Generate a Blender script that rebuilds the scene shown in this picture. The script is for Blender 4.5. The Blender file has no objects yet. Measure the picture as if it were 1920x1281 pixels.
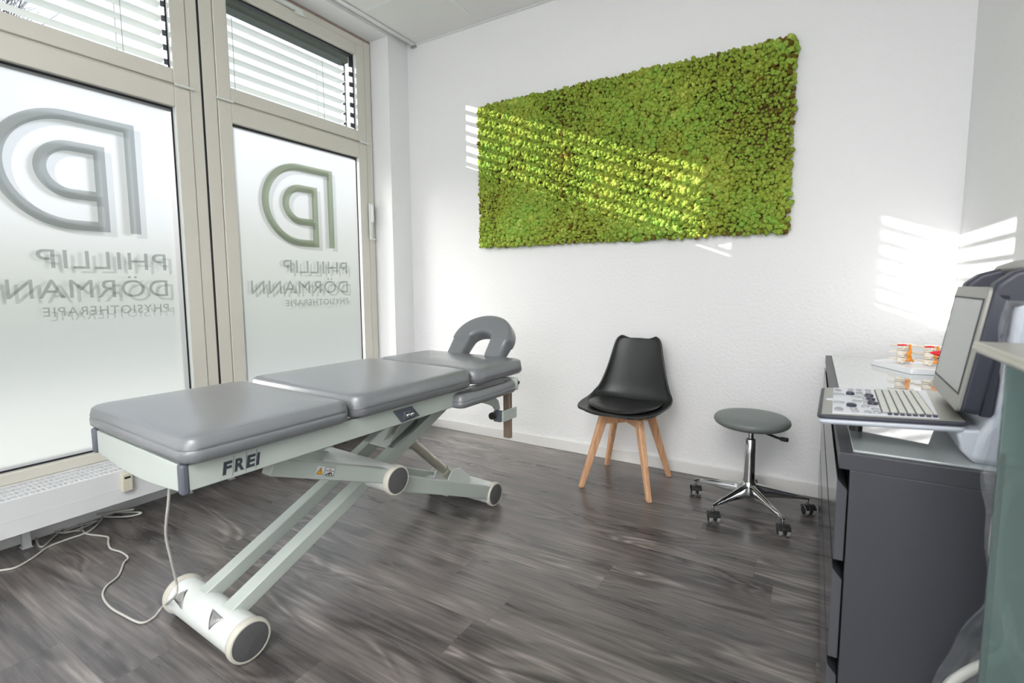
import bpy, bmesh, math, random
import numpy as np
from mathutils import Vector, Matrix, Euler
from mathutils import noise as mnoise
random.seed(7); rng = np.random.default_rng(7)
sc = bpy.context.scene
PI = math.pi

# ------------------------------------------------------------------ camera
F_PX, PITCH, ROLL, YAW, CXP, CYP, CAM_H = 916.68, .0924, -.0023, .5271, 992.77, 617.65, 1.13
cyw, syw = math.cos(YAW), math.sin(YAW)
fwd = Vector((-syw*math.cos(PITCH), cyw*math.cos(PITCH), -math.sin(PITCH)))
rt = Vector((cyw, syw, 0)); up = rt.cross(fwd)
r2 = math.cos(ROLL)*rt + math.sin(ROLL)*up; u2 = -math.sin(ROLL)*rt + math.cos(ROLL)*up
camd = bpy.data.cameras.new('camera'); cam = bpy.data.objects.new('camera', camd)
sc.collection.objects.link(cam); sc.camera = cam
camd.sensor_fit = 'HORIZONTAL'; camd.sensor_width = 36.0; camd.lens = F_PX/1920*36
camd.shift_x = -(CXP-960)/1920; camd.shift_y = (CYP-640.5)/1920
camd.clip_start = .02; camd.clip_end = 300
cam.matrix_world = Matrix(((r2.x, u2.x, -fwd.x, 0), (r2.y, u2.y, -fwd.y, 0), (r2.z, u2.z, -fwd.z, CAM_H), (0, 0, 0, 1)))
camd.dof.use_dof = True; camd.dof.focus_distance = 2.7; camd.dof.aperture_fstop = 4.0

# ------------------------------------------------------------------ view + world + lights
sc.view_settings.view_transform = 'Standard'; sc.view_settings.look = 'None'
sc.view_settings.gamma = 1.0; sc.view_settings.use_curve_mapping = False
sc.view_settings.exposure = 0.2
w = bpy.data.worlds.new('sky'); sc.world = w; w.use_nodes = True
nt = w.node_tree; nt.nodes.clear()
wo = nt.nodes.new('ShaderNodeOutputWorld'); bg = nt.nodes.new('ShaderNodeBackground')
tc = nt.nodes.new('ShaderNodeTexCoord'); sx = nt.nodes.new('ShaderNodeSeparateXYZ')
rp = nt.nodes.new('ShaderNodeValToRGB')
nt.links.new(tc.outputs['Generated'], sx.inputs[0]); nt.links.new(sx.outputs['Z'], rp.inputs[0])
rp.color_ramp.elements[0].position = 0.0; rp.color_ramp.elements[0].color = (.84, .85, .83, 1)
rp.color_ramp.elements[1].position = .55; rp.color_ramp.elements[1].color = (.80, .90, 1.0, 1)
e = rp.color_ramp.elements.new(.2); e.color = (.86, .92, 1.0, 1)
nt.links.new(rp.outputs[0], bg.inputs[0]); bg.inputs[1].default_value = 1.2
nt.links.new(bg.outputs[0], wo.inputs[0])

def lamp(name, kind, energy, color=(1, 1, 1)):
    d = bpy.data.lights.new(name, kind); d.energy = energy; d.color = color
    o = bpy.data.objects.new(name, d); sc.collection.objects.link(o); return o
sun = lamp('sun', 'SUN', 9.0, (1, .97, .93)); sun.data.angle = math.radians(.27)
sd = Vector((1, .481, -.385)).normalized()
sun.rotation_euler = sd.to_track_quat('-Z', 'Y').to_euler()
for nm, loc, sz, en in (('overhead_fill_light', (-.6, -1.0, 2.9), .6, 23), ('overhead_fill_light', (.15, -1.0, 2.9), .6, 23),
                        ('overhead_fill_light', (-.6, -1.9, 2.9), .6, 23), ('overhead_fill_light', (.15, -1.9, 2.9), .6, 23)):
    o = lamp(nm, 'AREA', en, (1, .985, .97)); o.data.shape = 'SQUARE'; o.data.size = sz; o.location = loc  # added fill lamps overhead behind the camera, lifting the room's brightness; no fixtures modelled
o = lamp('rear_fill_light', 'AREA', 26, (.95, .98, 1)); o.data.shape = 'RECTANGLE'; o.data.size = 1.9; o.data.size_y = 1.2  # added frontal fill lamp behind the camera; the wall there has no window
o.location = (-.55, -2.6, 1.8); o.rotation_euler = (PI/2, 0, 0); o.rotation_euler = Vector((0, 1, 0)).to_track_quat('-Z', 'Y').to_euler()

# ------------------------------------------------------------------ materials
def mat(name, color, rough=.5, metal=0.0, spec=None, coat=0, coatr=.25, trans=0, ior=1.5, bump=None, var=None):
    """procedural principled material; var=(amount, scale) colour mottling, bump=(strength, scale)"""
    m = bpy.data.materials.new(name); m.use_nodes = True; n = m.node_tree
    p = n.nodes['Principled BSDF']
    p.inputs['Base Color'].default_value = (*color, 1); p.inputs['Roughness'].default_value = rough
    p.inputs['Metallic'].default_value = metal; p.inputs['IOR'].default_value = ior
    if spec is not None: p.inputs['Specular IOR Level'].default_value = spec
    if coat: p.inputs['Coat Weight'].default_value = coat; p.inputs['Coat Roughness'].default_value = coatr
    if trans: p.inputs['Transmission Weight'].default_value = trans
    tc = n.nodes.new('ShaderNodeTexCoord')
    if var:
        nz = n.nodes.new('ShaderNodeTexNoise'); nz.inputs['Scale'].default_value = var[1]; nz.inputs['Detail'].default_value = 5
        mr = n.nodes.new('ShaderNodeMapRange'); mr.inputs[1].default_value = .3; mr.inputs[2].default_value = .7
        mr.inputs[3].default_value = 1-var[0]; mr.inputs[4].default_value = 1+var[0]
        hs = n.nodes.new('ShaderNodeHueSaturation'); hs.inputs['Color'].default_value = (*color, 1)
        n.links.new(tc.outputs['Object'], nz.inputs['Vector']); n.links.new(nz.outputs[0], mr.inputs[0])
        n.links.new(mr.outputs[0], hs.inputs['Value']); n.links.new(hs.outputs[0], p.inputs['Base Color'])
    if bump:
        nb = n.nodes.new('ShaderNodeTexNoise'); nb.inputs['Scale'].default_value = bump[1]; nb.inputs['Detail'].default_value = 4
        bp = n.nodes.new('ShaderNodeBump'); bp.inputs['Strength'].default_value = bump[0]; bp.inputs['Distance'].default_value = .004
        n.links.new(tc.outputs['Object'], nb.inputs['Vector']); n.links.new(nb.outputs[0], bp.inputs['Height'])
        n.links.new(bp.outputs[0], p.inputs['Normal'])
    return m
def srgb(r, g, b):
    f = lambda c: (c/255/12.92) if c/255 <= .04045 else ((c/255+.055)/1.055)**2.4
    return (f(r), f(g), f(b))

M_wall = mat('white_plaster', (.875, .88, .885), .9, bump=(.8, 55))
M_reveal = mat('smooth_plaster', (.85, .86, .865), .9, bump=(.08, 60))
M_ceil = mat('ceiling_tile', (.82, .82, .81), .95, bump=(.15, 300))
M_tbar = mat('ceiling_grid_paint', (.84, .84, .83), .6, var=(.03, 8))
M_skirt = mat('skirting_paint', (.80, .795, .78), .35, var=(.02, 6))
M_frame = mat('cream_window_frame', srgb(214, 211, 201), .38, var=(.02, 3))
M_gasket = mat('black_rubber_gasket', (.012, .014, .02), .5, var=(.1, 30))
M_brown = mat('brown_sealant', srgb(150, 132, 124), .8, var=(.1, 30))
M_slat = mat('blind_slat_white', srgb(226, 230, 229), .4, var=(.03, 5))
M_darkmetal = mat('dark_green_metal', srgb(70, 80, 76), .4, .3, var=(.1, 20))
M_cord = mat('blind_cord', srgb(150, 155, 150), .6, var=(.1, 50))
M_rad = mat('radiator_enamel', srgb(222, 224, 226), .35, var=(.015, 5))
M_raddark = mat('radiator_fins', srgb(84, 66, 64), .6, var=(.2, 40))
M_thermo = mat('ivory_plastic', srgb(215, 211, 192), .4, var=(.02, 20))
M_dark = mat('black_plastic', (.018, .018, .019), .42, bump=(.1, 300))
M_vinyl = mat('grey_vinyl', srgb(120, 123, 127), .32, coat=.5, coatr=.22, bump=(.06, 160), var=(.02, 3))
M_pipe = mat('grey_vinyl_seam', srgb(108, 110, 112), .5, var=(.05, 40))
M_tmetal = mat('pale_grey_green_enamel', srgb(188, 197, 191), .32, var=(.02, 6))
M_tmetalw = mat('white_enamel', srgb(226, 231, 228), .3, var=(.02, 6))
M_cap = mat('grey_rubber_cap', srgb(92, 92, 93), .6, var=(.05, 30))
M_ring = mat('cream_bumper_ring', srgb(206, 203, 192), .45, var=(.1, 14))
M_block = mat('slate_plastic', srgb(92, 97, 106), .45, var=(.05, 20))
M_chrome = mat('chrome', (.62, .63, .64), .12, 1, var=(.03, 10))
M_steel = mat('brushed_steel', (.50, .50, .49), .32, 1, var=(.06, 30))
M_bronze = mat('bronze_bar', srgb(160, 142, 126), .28, .6, var=(.08, 25))
M_logoink = mat('dark_slate_print', srgb(58, 62, 70), .5, var=(.05, 30))
M_cable = mat('pale_grey_cable', srgb(196, 196, 190), .5, var=(.04, 12))
M_shell = mat('black_shell_plastic', (.017, .019, .019), .36, bump=(.03, 200))
M_leather = mat('black_leatherette', (.015, .016, .016), .34, bump=(.15, 220))
M_stoolv = mat('stool_grey_vinyl', srgb(112, 118, 116), .38, bump=(.1, 160))
M_castg = mat('grey_caster_tread', srgb(150, 150, 148), .6, var=(.05, 30))
M_cab = mat('anthracite_lacquer', srgb(62, 63, 69), .42, var=(.03, 4))
M_cabf = mat('anthracite_front', srgb(70, 72, 77), .16, var=(.03, 4))
M_usgrey = mat('device_light_grey', srgb(186, 192, 202), .4, var=(.02, 10))
M_usdark = mat('device_charcoal', srgb(52, 54, 66), .45, var=(.03, 10))
M_usbez = mat('device_silver_bezel', srgb(150, 150, 144), .35, .3, var=(.03, 10))
M_usplate = mat('device_key_field', srgb(214, 216, 224), .4, var=(.02, 10))
M_key = mat('device_key_grey', srgb(150, 152, 154), .45, var=(.05, 60))
M_keyl = mat('device_key_pale', srgb(196, 198, 190), .4, var=(.03, 60))
M_screen = mat('dark_screen_glass', srgb(150, 154, 152), .22, spec=.9, var=(.02, 4))
M_white = mat('white_acrylic', (.82, .83, .86), .25, var=(.02, 10))
M_bone = mat('ivory_bone_plastic', srgb(240, 232, 218), .4, var=(.04, 40))
M_orange = mat('orange_nerve_plastic', srgb(244, 150, 40), .4, var=(.08, 60))
M_red = mat('red_plastic', srgb(226, 30, 48), .35, var=(.05, 40))
M_yellow = mat('warning_yellow', srgb(240, 178, 30), .5, var=(.03, 60))
M_label = mat('white_sticker', srgb(226, 228, 226), .5, var=(.02, 60))
M_ink = mat('black_ink', (.02, .02, .02), .5, var=(.05, 60))
M_alu = mat('satin_aluminium', srgb(196, 194, 182), .3, .6, var=(.04, 18))
M_pave = mat('pale_paving', srgb(150, 152, 146), .9, var=(.12, 1.5))
M_house = mat('cream_render', srgb(232, 228, 214), .9, var=(.05, 1))
M_roof = mat('grey_roof', srgb(170, 166, 160), .8, var=(.1, 2))
M_bark = mat('bark', srgb(86, 78, 84), .9, var=(.2, 10))
M_hedge = mat('hedge_green', srgb(176, 184, 162), .9, var=(.3, 6))

def nodes(m):
    n = m.node_tree
    return n, n.nodes, n.links

def make_wood():
    m = mat('beech_wood', srgb(206, 152, 110), .5)
    n, N, L = nodes(m); p = N['Principled BSDF']
    tc = N.new('ShaderNodeTexCoord'); mp = N.new('ShaderNodeMapping'); mp.inputs['Scale'].default_value = (60, 60, 4)
    nz = N.new('ShaderNodeTexNoise'); nz.inputs['Scale'].default_value = 1; nz.inputs['Detail'].default_value = 6; nz.inputs['Distortion'].default_value = .6
    rp = N.new('ShaderNodeValToRGB'); rp.color_ramp.elements[0].position = .3; rp.color_ramp.elements[0].color = (*srgb(206, 152, 112), 1)
    rp.color_ramp.elements[1].position = .7; rp.color_ramp.elements[1].color = (*srgb(236, 190, 150), 1)
    L.new(tc.outputs['Object'], mp.inputs[0]); L.new(mp.outputs[0], nz.inputs[0]); L.new(nz.outputs[0], rp.inputs[0]); L.new(rp.outputs[0], p.inputs['Base Color'])
    return m
M_wood = make_wood()

def make_floor():
    m = mat('vinyl_planks', (.2, .19, .18), .36, coat=.25)
    n, N, L = nodes(m); p = N['Principled BSDF']
    def math_(op, a=None, b=None, c=None):
        x = N.new('ShaderNodeMath'); x.operation = op
        for i, v in enumerate((a, b, c)):
            if v is None: continue
            if isinstance(v, (int, float)): x.inputs[i].default_value = v
            else: L.new(v, x.inputs[i])
        return x.outputs[0]
    tc = N.new('ShaderNodeTexCoord'); s = N.new('ShaderNodeSeparateXYZ'); L.new(tc.outputs['Object'], s.inputs[0])
    X, Y = s.outputs[0], s.outputs[1]
    W, LEN = .184, 1.22
    yr = math_('DIVIDE', math_('ADD', Y, .042), W); row = math_('FLOOR', yr)
    wn = N.new('ShaderNodeTexWhiteNoise'); wn.noise_dimensions = '1D'; L.new(row, wn.inputs['W'])
    xs = math_('ADD', math_('DIVIDE', X, LEN), math_('MULTIPLY', wn.outputs['Value'], 3.0)); col = math_('FLOOR', xs)
    cb = N.new('ShaderNodeCombineXYZ'); L.new(row, cb.inputs[0]); L.new(col, cb.inputs[1])
    wn2 = N.new('ShaderNodeTexWhiteNoise'); wn2.noise_dimensions = '3D'; L.new(cb.outputs[0], wn2.inputs['Vector'])
    # grain coordinates, shifted per plank
    off = N.new('ShaderNodeVectorMath'); off.operation = 'SCALE'; L.new(wn2.outputs['Color'], off.inputs[0]); off.inputs['Scale'].default_value = 30
    add = N.new('ShaderNodeVectorMath'); add.operation = 'ADD'; L.new(tc.outputs['Object'], add.inputs[0]); L.new(off.outputs[0], add.inputs[1])
    def tex(scale, detail, dist, sx_, sy_):
        mp = N.new('ShaderNodeMapping'); mp.inputs['Scale'].default_value = (sx_, sy_, 1); L.new(add.outputs[0], mp.inputs[0])
        t = N.new('ShaderNodeTexNoise'); t.inputs['Scale'].default_value = scale; t.inputs['Detail'].default_value = detail
        t.inputs['Distortion'].default_value = dist; L.new(mp.outputs[0], t.inputs[0]); return t.outputs[0]
    def rng_(v, a, b, c, d):
        r = N.new('ShaderNodeMapRange'); L.new(v, r.inputs[0])
        for i, q in enumerate((a, b, c, d)): r.inputs[i+1].default_value = q
        return r.outputs[0]
    cloud = tex(1.0, 9, .15, 1.4, 12)          # broad streaks
    fine = tex(1.0, 8, 0, 4, 90)            # fine pores
    # cathedral rings: bands of a warped noise field
    ringf = tex(1.0, 2.0, .5, 1.0, 5.0)
    rings = math_('SINE', math_('MULTIPLY', ringf, 75.0))
    knot = tex(1.0, 2, .8, 2.6, 7.5)
    kn = rng_(knot, .64, .80, 0, 1)
    ringamp = rng_(tex(1.0, 1, 0, .9, 3), .45, .60, .03, .20)
    v = math_('ADD', rng_(cloud, .3, .7, -.30, .32), math_('MULTIPLY', rings, ringamp))
    v = math_('ADD', v, rng_(fine, .3, .7, -.2, .2))
    v = math_('SUBTRACT', v, math_('MULTIPLY', kn, .5))
    v = math_('ADD', v, rng_(wn2.outputs['Value'], 0, 1, -.05, .05))
    v = math_('ADD', v, .5)
    rp = N.new('ShaderNodeValToRGB'); L.new(v, rp.inputs[0]); cr = rp.color_ramp
    cr.elements[0].position = 0; cr.elements[0].color = (*srgb(56, 53, 53), 1)
    cr.elements[1].position = 1; cr.elements[1].color = (*srgb(160, 153, 149), 1)
    for ps, c in ((.25, (78, 74, 73)), (.5, (100, 95, 93)), (.75, (122, 116, 113))):
        q = cr.elements.new(ps); q.color = (*srgb(*c), 1)
    # joints
    fy = math_('FRACT', yr); fx = math_('FRACT', xs)
    jy = math_('LESS_THAN', math_('MINIMUM', fy, math_('SUBTRACT', 1.0, fy)), .006)
    jx = math_('LESS_THAN', math_('MINIMUM', fx, math_('SUBTRACT', 1.0, fx)), .0008)
    j = math_('MAXIMUM', jy, jx)
    mx = N.new('ShaderNodeMixRGB'); mx.inputs[2].default_value = (*srgb(60, 57, 56), 1)
    L.new(math_('MULTIPLY', j, .4), mx.inputs[0]); L.new(rp.outputs[0], mx.inputs[1]); L.new(mx.outputs[0], p.inputs['Base Color'])
    L.new(rng_(cloud, .3, .7, .25, .36), p.inputs['Roughness'])
    bp = N.new('ShaderNodeBump'); bp.inputs['Strength'].default_value = .25; bp.inputs['Distance'].default_value = .0012
    L.new(math_('SUBTRACT', fine, j), bp.inputs['Height']); L.new(bp.outputs[0], p.inputs['Normal'])
    return m
M_floor = make_floor()

def fres(N, L, f, ior):
    g_ = N.new('ShaderNodeNewGeometry'); m_ = N.new('ShaderNodeMapRange'); L.new(g_.outputs['Backfacing'], m_.inputs[0])
    m_.inputs[3].default_value = ior; m_.inputs[4].default_value = 1/ior; L.new(m_.outputs[0], f.inputs[0])
def make_clear(name, tint=(1, 1, 1), refl=1.45, add=0.0):
    m = bpy.data.materials.new(name); m.use_nodes = True; n, N, L = nodes(m); N.clear()
    o = N.new('ShaderNodeOutputMaterial'); t = N.new('ShaderNodeBsdfTransparent'); g = N.new('ShaderNodeBsdfGlossy')
    mx = N.new('ShaderNodeMixShader'); f = N.new('ShaderNodeFresnel'); fres(N, L, f, refl)
    t.inputs[0].default_value = (*tint, 1); g.inputs['Roughness'].default_value = .02
    L.new(f.outputs[0], mx.inputs[0]); L.new(t.outputs[0], mx.inputs[1]); L.new(g.outputs[0], mx.inputs[2]); L.new(mx.outputs[0], o.inputs[0])
    return m
M_glass = make_clear('clear_glass')
M_vase = make_clear('vase_glass', (.96, .97, .97), 1.25)

def make_film():
    m = bpy.data.materials.new('frosted_film'); m.use_nodes = True; n, N, L = nodes(m); N.clear()
    o = N.new('ShaderNodeOutputMaterial'); t = N.new('ShaderNodeBsdfTranslucent'); t.inputs[0].default_value = (.29, .30, .30, 1)
    r = N.new('ShaderNodeBsdfRefraction'); r.inputs['Roughness'].default_value = .52; r.inputs['IOR'].default_value = 1.4
    r.inputs[0].default_value = (1, 1, 1, 1)
    d = N.new('ShaderNodeBsdfDiffuse'); d.inputs[0].default_value = (.7, .72, .72, 1)
    a = N.new('ShaderNodeMixShader'); a.inputs[0].default_value = .62
    b = N.new('ShaderNodeMixShader'); b.inputs[0].default_value = .15
    tc = N.new('ShaderNodeTexCoord'); nz = N.new('ShaderNodeTexNoise'); nz.inputs['Scale'].default_value = 2.0
    bp = N.new('ShaderNodeBump'); bp.inputs['Strength'].default_value = .02
    L.new(tc.outputs['Object'], nz.inputs[0]); L.new(nz.outputs[0], bp.inputs['Height']); L.new(bp.outputs[0], d.inputs['Normal'])
    L.new(t.outputs[0], a.inputs[1]); L.new(r.outputs[0], a.inputs[2]); L.new(a.outputs[0], b.inputs[1]); L.new(d.outputs[0], b.inputs[2])
    L.new(b.outputs[0], o.inputs[0]); return m
M_film = make_film()

def make_letterfilm(name, col, tr):
    m = bpy.data.materials.new(name); m.use_nodes = True; n, N, L = nodes(m); N.clear()
    o = N.new('ShaderNodeOutputMaterial'); t = N.new('ShaderNodeBsdfTransparent'); t.inputs[0].default_value = (*col, 1)
    d = N.new('ShaderNodeBsdfDiffuse'); d.inputs[0].default_value = (*[c*.6 for c in col], 1)
    tc = N.new('ShaderNodeTexCoord'); nz = N.new('ShaderNodeTexNoise'); nz.inputs['Scale'].default_value = 6
    a = N.new('ShaderNodeMixShader'); mr = N.new('ShaderNodeMapRange'); mr.inputs[3].default_value = 1-tr-.02; mr.inputs[4].default_value = 1-tr+.02
    L.new(tc.outputs['Object'], nz.inputs[0]); L.new(nz.outputs[0], mr.inputs[0]); L.new(mr.outputs[0], a.inputs[0])
    L.new(t.outputs[0], a.inputs[1]); L.new(d.outputs[0], a.inputs[2]); L.new(a.outputs[0], o.inputs[0]); return m
M_letter = make_letterfilm('grey_print_on_film', srgb(205, 209, 209), .80)
M_letterg = make_letterfilm('sage_print_on_film', srgb(196, 205, 184), .80)
M_letterout = make_letterfilm('outer_print', (.45, .47, .44), .85)

def make_plastic():
    m = bpy.data.materials.new('thin_plastic_cover'); m.use_nodes = True; n, N, L = nodes(m); N.clear()
    o = N.new('ShaderNodeOutputMaterial'); t = N.new('ShaderNodeBsdfTransparent'); t.inputs[0].default_value = (.93, .94, .96, 1)
    d = N.new('ShaderNodeBsdfTranslucent'); d.inputs[0].default_value = (.85, .87, .92, 1)
    f = N.new('ShaderNodeBsdfDiffuse'); f.inputs[0].default_value = (.85, .87, .92, 1)
    g = N.new('ShaderNodeBsdfGlossy'); g.inputs['Roughness'].default_value = .12
    tc = N.new('ShaderNodeTexCoord'); nz = N.new('ShaderNodeTexNoise'); nz.inputs['Scale'].default_value = 14; nz.inputs['Detail'].default_value = 4; nz.inputs['Distortion'].default_value = 1.0
    mr = N.new('ShaderNodeMapRange'); mr.inputs[1].default_value = .35; mr.inputs[2].default_value = .7; mr.inputs[3].default_value = .10; mr.inputs[4].default_value = .30
    a = N.new('ShaderNodeMixShader'); a2 = N.new('ShaderNodeMixShader'); a2.inputs[0].default_value = .5; b = N.new('ShaderNodeMixShader'); b.inputs[0].default_value = .07
    bp = N.new('ShaderNodeBump'); bp.inputs['Strength'].default_value = .6; bp.inputs['Distance'].default_value = .01
    L.new(tc.outputs['Object'], nz.inputs[0]); L.new(nz.outputs[0], mr.inputs[0]); L.new(mr.outputs[0], a.inputs[0])
    L.new(nz.outputs[0], bp.inputs['Height']); L.new(bp.outputs[0], g.inputs['Normal'])
    L.new(d.outputs[0], a2.inputs[1]); L.new(f.outputs[0], a2.inputs[2])
    L.new(t.outputs[0], a.inputs[1]); L.new(a2.outputs[0], a.inputs[2]); L.new(a.outputs[0], b.inputs[1]); L.new(g.outputs[0], b.inputs[2])
    L.new(b.outputs[0], o.inputs[0]); return m
M_plastic = make_plastic()

def make_greenglass():
    m = bpy.data.materials.new('green_frosted_glass'); m.use_nodes = True; n, N, L = nodes(m); N.clear()
    o = N.new('ShaderNodeOutputMaterial'); t = N.new('ShaderNodeBsdfTransparent'); t.inputs[0].default_value = (.50, .64, .60, 1)
    d = N.new('ShaderNodeBsdfDiffuse'); d.inputs[0].default_value = (*srgb(120, 140, 136), 1)
    g = N.new('ShaderNodeBsdfGlossy'); g.inputs['Roughness'].default_value = .05
    tc = N.new('ShaderNodeTexCoord'); nz = N.new('ShaderNodeTexNoise'); nz.inputs['Scale'].default_value = 3
    mr = N.new('ShaderNodeMapRange'); mr.inputs[3].default_value = .42; mr.inputs[4].default_value = .48
    a = N.new('ShaderNodeMixShader'); b = N.new('ShaderNodeMixShader'); f = N.new('ShaderNodeFresnel'); fres(N, L, f, 1.45)
    L.new(tc.outputs['Object'], nz.inputs[0]); L.new(nz.outputs[0], mr.inputs[0]); L.new(mr.outputs[0], a.inputs[0])
    L.new(t.outputs[0], a.inputs[1]); L.new(d.outputs[0], a.inputs[2]); L.new(f.outputs[0], b.inputs[0])
    L.new(a.outputs[0], b.inputs[1]); L.new(g.outputs[0], b.inputs[2]); L.new(b.outputs[0], o.inputs[0]); return m
M_ggreen = make_greenglass()
M_topglass = mat('back_painted_glass', srgb(170, 178, 178), .03, spec=1.0, coat=1, coatr=.02, var=(.01, 5))

def make_moss():
    m = mat('reindeer_moss', (.2, .3, .03), .95, spec=.1)
    n, N, L = nodes(m); p = N['Principled BSDF']
    at = N.new('ShaderNodeAttribute'); at.attribute_name = 'tone'
    rp = N.new('ShaderNodeValToRGB'); cr = rp.color_ramp
    cr.elements[0].position = 0; cr.elements[0].color = (*srgb(104, 84, 34), 1)
    cr.elements[1].position = 1; cr.elements[1].color = (*srgb(196, 208, 92), 1)
    for ps, c in ((.05, (122, 114, 50)), (.1, (140, 152, 60)), (.35, (150, 170, 66)), (.6, (166, 184, 80)), (.8, (148, 188, 78)), (.9, (190, 200, 100))):
        q = cr.elements.new(ps); q.color = (*srgb(*c), 1)
    tc = N.new('ShaderNodeTexCoord'); nz = N.new('ShaderNodeTexNoise'); nz.inputs['Scale'].default_value = 160; nz.inputs['Detail'].default_value = 3
    nb = N.new('ShaderNodeTexNoise'); nb.inputs['Scale'].default_value = 4; nb.inputs['Detail'].default_value = 2
    hs = N.new('ShaderNodeHueSaturation'); mr = N.new('ShaderNodeMapRange'); mr.inputs[1].default_value = .3; mr.inputs[2].default_value = .7
    mr.inputs[3].default_value = .72; mr.inputs[4].default_value = 1.22
    mr2 = N.new('ShaderNodeMapRange'); mr2.inputs[1].default_value = .35; mr2.inputs[2].default_value = .65; mr2.inputs[3].default_value = .485; mr2.inputs[4].default_value = .515
    L.new(at.outputs['Fac'], rp.inputs[0]); L.new(tc.outputs['Object'], nz.inputs[0]); L.new(nz.outputs[0], mr.inputs[0])
    L.new(tc.outputs['Object'], nb.inputs[0]); L.new(nb.outputs[0], mr2.inputs[0]); L.new(mr2.outputs[0], hs.inputs['Hue'])
    L.new(rp.outputs[0], hs.inputs['Color']); L.new(mr.outputs[0], hs.inputs['Value']); L.new(hs.outputs[0], p.inputs['Base Color'])
    bp = N.new('ShaderNodeBump'); bp.inputs['Strength'].default_value = 1; bp.inputs['Distance'].default_value = .006
    L.new(nz.outputs[0], bp.inputs['Height']); L.new(bp.outputs[0], p.inputs['Normal'])
    return m
M_moss = make_moss()

# ------------------------------------------------------------------ mesh helpers
def V(*a): return Vector(a)
class MB:
    def __init__(s): s.v = []; s.f = []; s.m = []
    def add(s, verts, faces, mi=0):
        b = len(s.v); s.v += [tuple(q) for q in verts]
        s.f += [tuple(b+i for i in f) for f in faces]; s.m += [mi]*len(faces)
    def box(s, lo, hi, mi=0, M=None):
        (x0, y0, z0), (x1, y1, z1) = lo, hi
        vs = [(x0, y0, z0), (x1, y0, z0), (x1, y1, z0), (x0, y1, z0), (x0, y0, z1), (x1, y0, z1), (x1, y1, z1), (x0, y1, z1)]
        if M is not None: vs = [M @ Vector(q) for q in vs]
        s.add(vs, [(0, 3, 2, 1), (4, 5, 6, 7), (0, 1, 5, 4), (1, 2, 6, 5), (2, 3, 7, 6), (3, 0, 4, 7)], mi); return s
    def loft(s, rings, mi=0, cap=True, closed=True):
        n = len(rings[0]); vs = [p for r in rings for p in r]; fs = []
        for i in range(len(rings)-1):
            for j in range(n if closed else n-1):
                a = i*n+j; b = i*n+(j+1) % n; fs.append((a, b, b+n, a+n))
        if cap: fs += [tuple(reversed(range(n))), tuple(range((len(rings)-1)*n, len(rings)*n))]
        s.add(vs, fs, mi); return s
    def tube(s, pts, r, seg=10, mi=0, cap=True):
        pts = [Vector(p) for p in pts]; rad = r if isinstance(r, (list, tuple)) else [r]*len(pts)
        rings = []; nrm = None
        for i, p in enumerate(pts):
            t = (pts[min(i+1, len(pts)-1)]-pts[max(i-1, 0)]).normalized()
            if nrm is None:
                nrm = t.orthogonal().normalized()
            nrm = (nrm-t*nrm.dot(t)).normalized(); bn = t.cross(nrm)
            rings.append([p+rad[i]*(math.cos(2*PI*k/seg)*nrm+math.sin(2*PI*k/seg)*bn) for k in range(seg)])
        return s.loft(rings, mi, cap)
    def lathe(s, prof, M=None, seg=32, mi=0):
        rings = []
        for r, z in prof:
            ring = [Vector((max(r, 1e-4)*math.cos(2*PI*k/seg), max(r, 1e-4)*math.sin(2*PI*k/seg), z)) for k in range(seg)]
            rings.append([M @ q for q in ring] if M is not None else ring)
        return s.loft(rings, mi, True)
    def lathe2(s, prof, M, seg=24, mi=0):
        rings = [[M @ Vector((r*math.cos(2*PI*k/seg), r*math.sin(2*PI*k/seg), z)) for k in range(seg)] for r, z in prof]
        return s.loft(rings+[rings[0]], mi, False)
    def prism(s, poly, fn0, fn1, mi=0):
        """poly list of 2D, fn0/fn1 map (a,b)->3D for both ends"""
        return s.loft([[fn0(*q) for q in poly], [fn1(*q) for q in poly]], mi, True)
    def build(s, name, mats, parent=None, smooth=False, bevel=0, loc=None, seg=2):
        me = bpy.data.meshes.new(name); me.from_pydata(s.v, [], s.f)
        for q in (mats if isinstance(mats, (list, tuple)) else [mats]): me.materials.append(q)
        me.polygons.foreach_set('material_index', s.m)
        bm = bmesh.new(); bm.from_mesh(me); bmesh.ops.recalc_face_normals(bm, faces=bm.faces); bm.to_mesh(me); bm.free()
        if smooth: me.shade_smooth()
        me.update()
        o = bpy.data.objects.new(name, me); sc.collection.objects.link(o)
        if parent is not None: o.parent = parent
        if loc is not None: o.location = loc
        if bevel:
            b = o.modifiers.new('bevel', 'BEVEL'); b.width = bevel; b.segments = seg; b.limit_method = 'ANGLE'; b.angle_limit = math.radians(35); b.harden_normals = False
            me.shade_smooth()
            try:
                me.set_sharp_from_angle(angle=math.radians(35))
            except Exception: pass
        elif smooth:
            try: me.set_sharp_from_angle(angle=math.radians(50))
            except Exception: pass
        return o
def thing(name, label, cat, loc=(0, 0, 0), rz=0, group=None):
    o = bpy.data.objects.new(name, None); sc.collection.objects.link(o); o.location = loc; o.rotation_euler = (0, 0, rz)
    o.empty_display_size = .05
    o['label'] = label; o['category'] = cat
    if group: o['group'] = group
    return o
def tag(o, label, cat, group=None):
    o['label'] = label; o['category'] = cat
    if group: o['group'] = group
    return o
def struct(o, label=None):
    o['kind'] = 'structure'
    if label: o['label'] = label
    return o
def sempty(name, loc=(0, 0, 0), label=None):
    o = bpy.data.objects.new(name, None); sc.collection.objects.link(o); o.location = loc; return struct(o, label)
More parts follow.
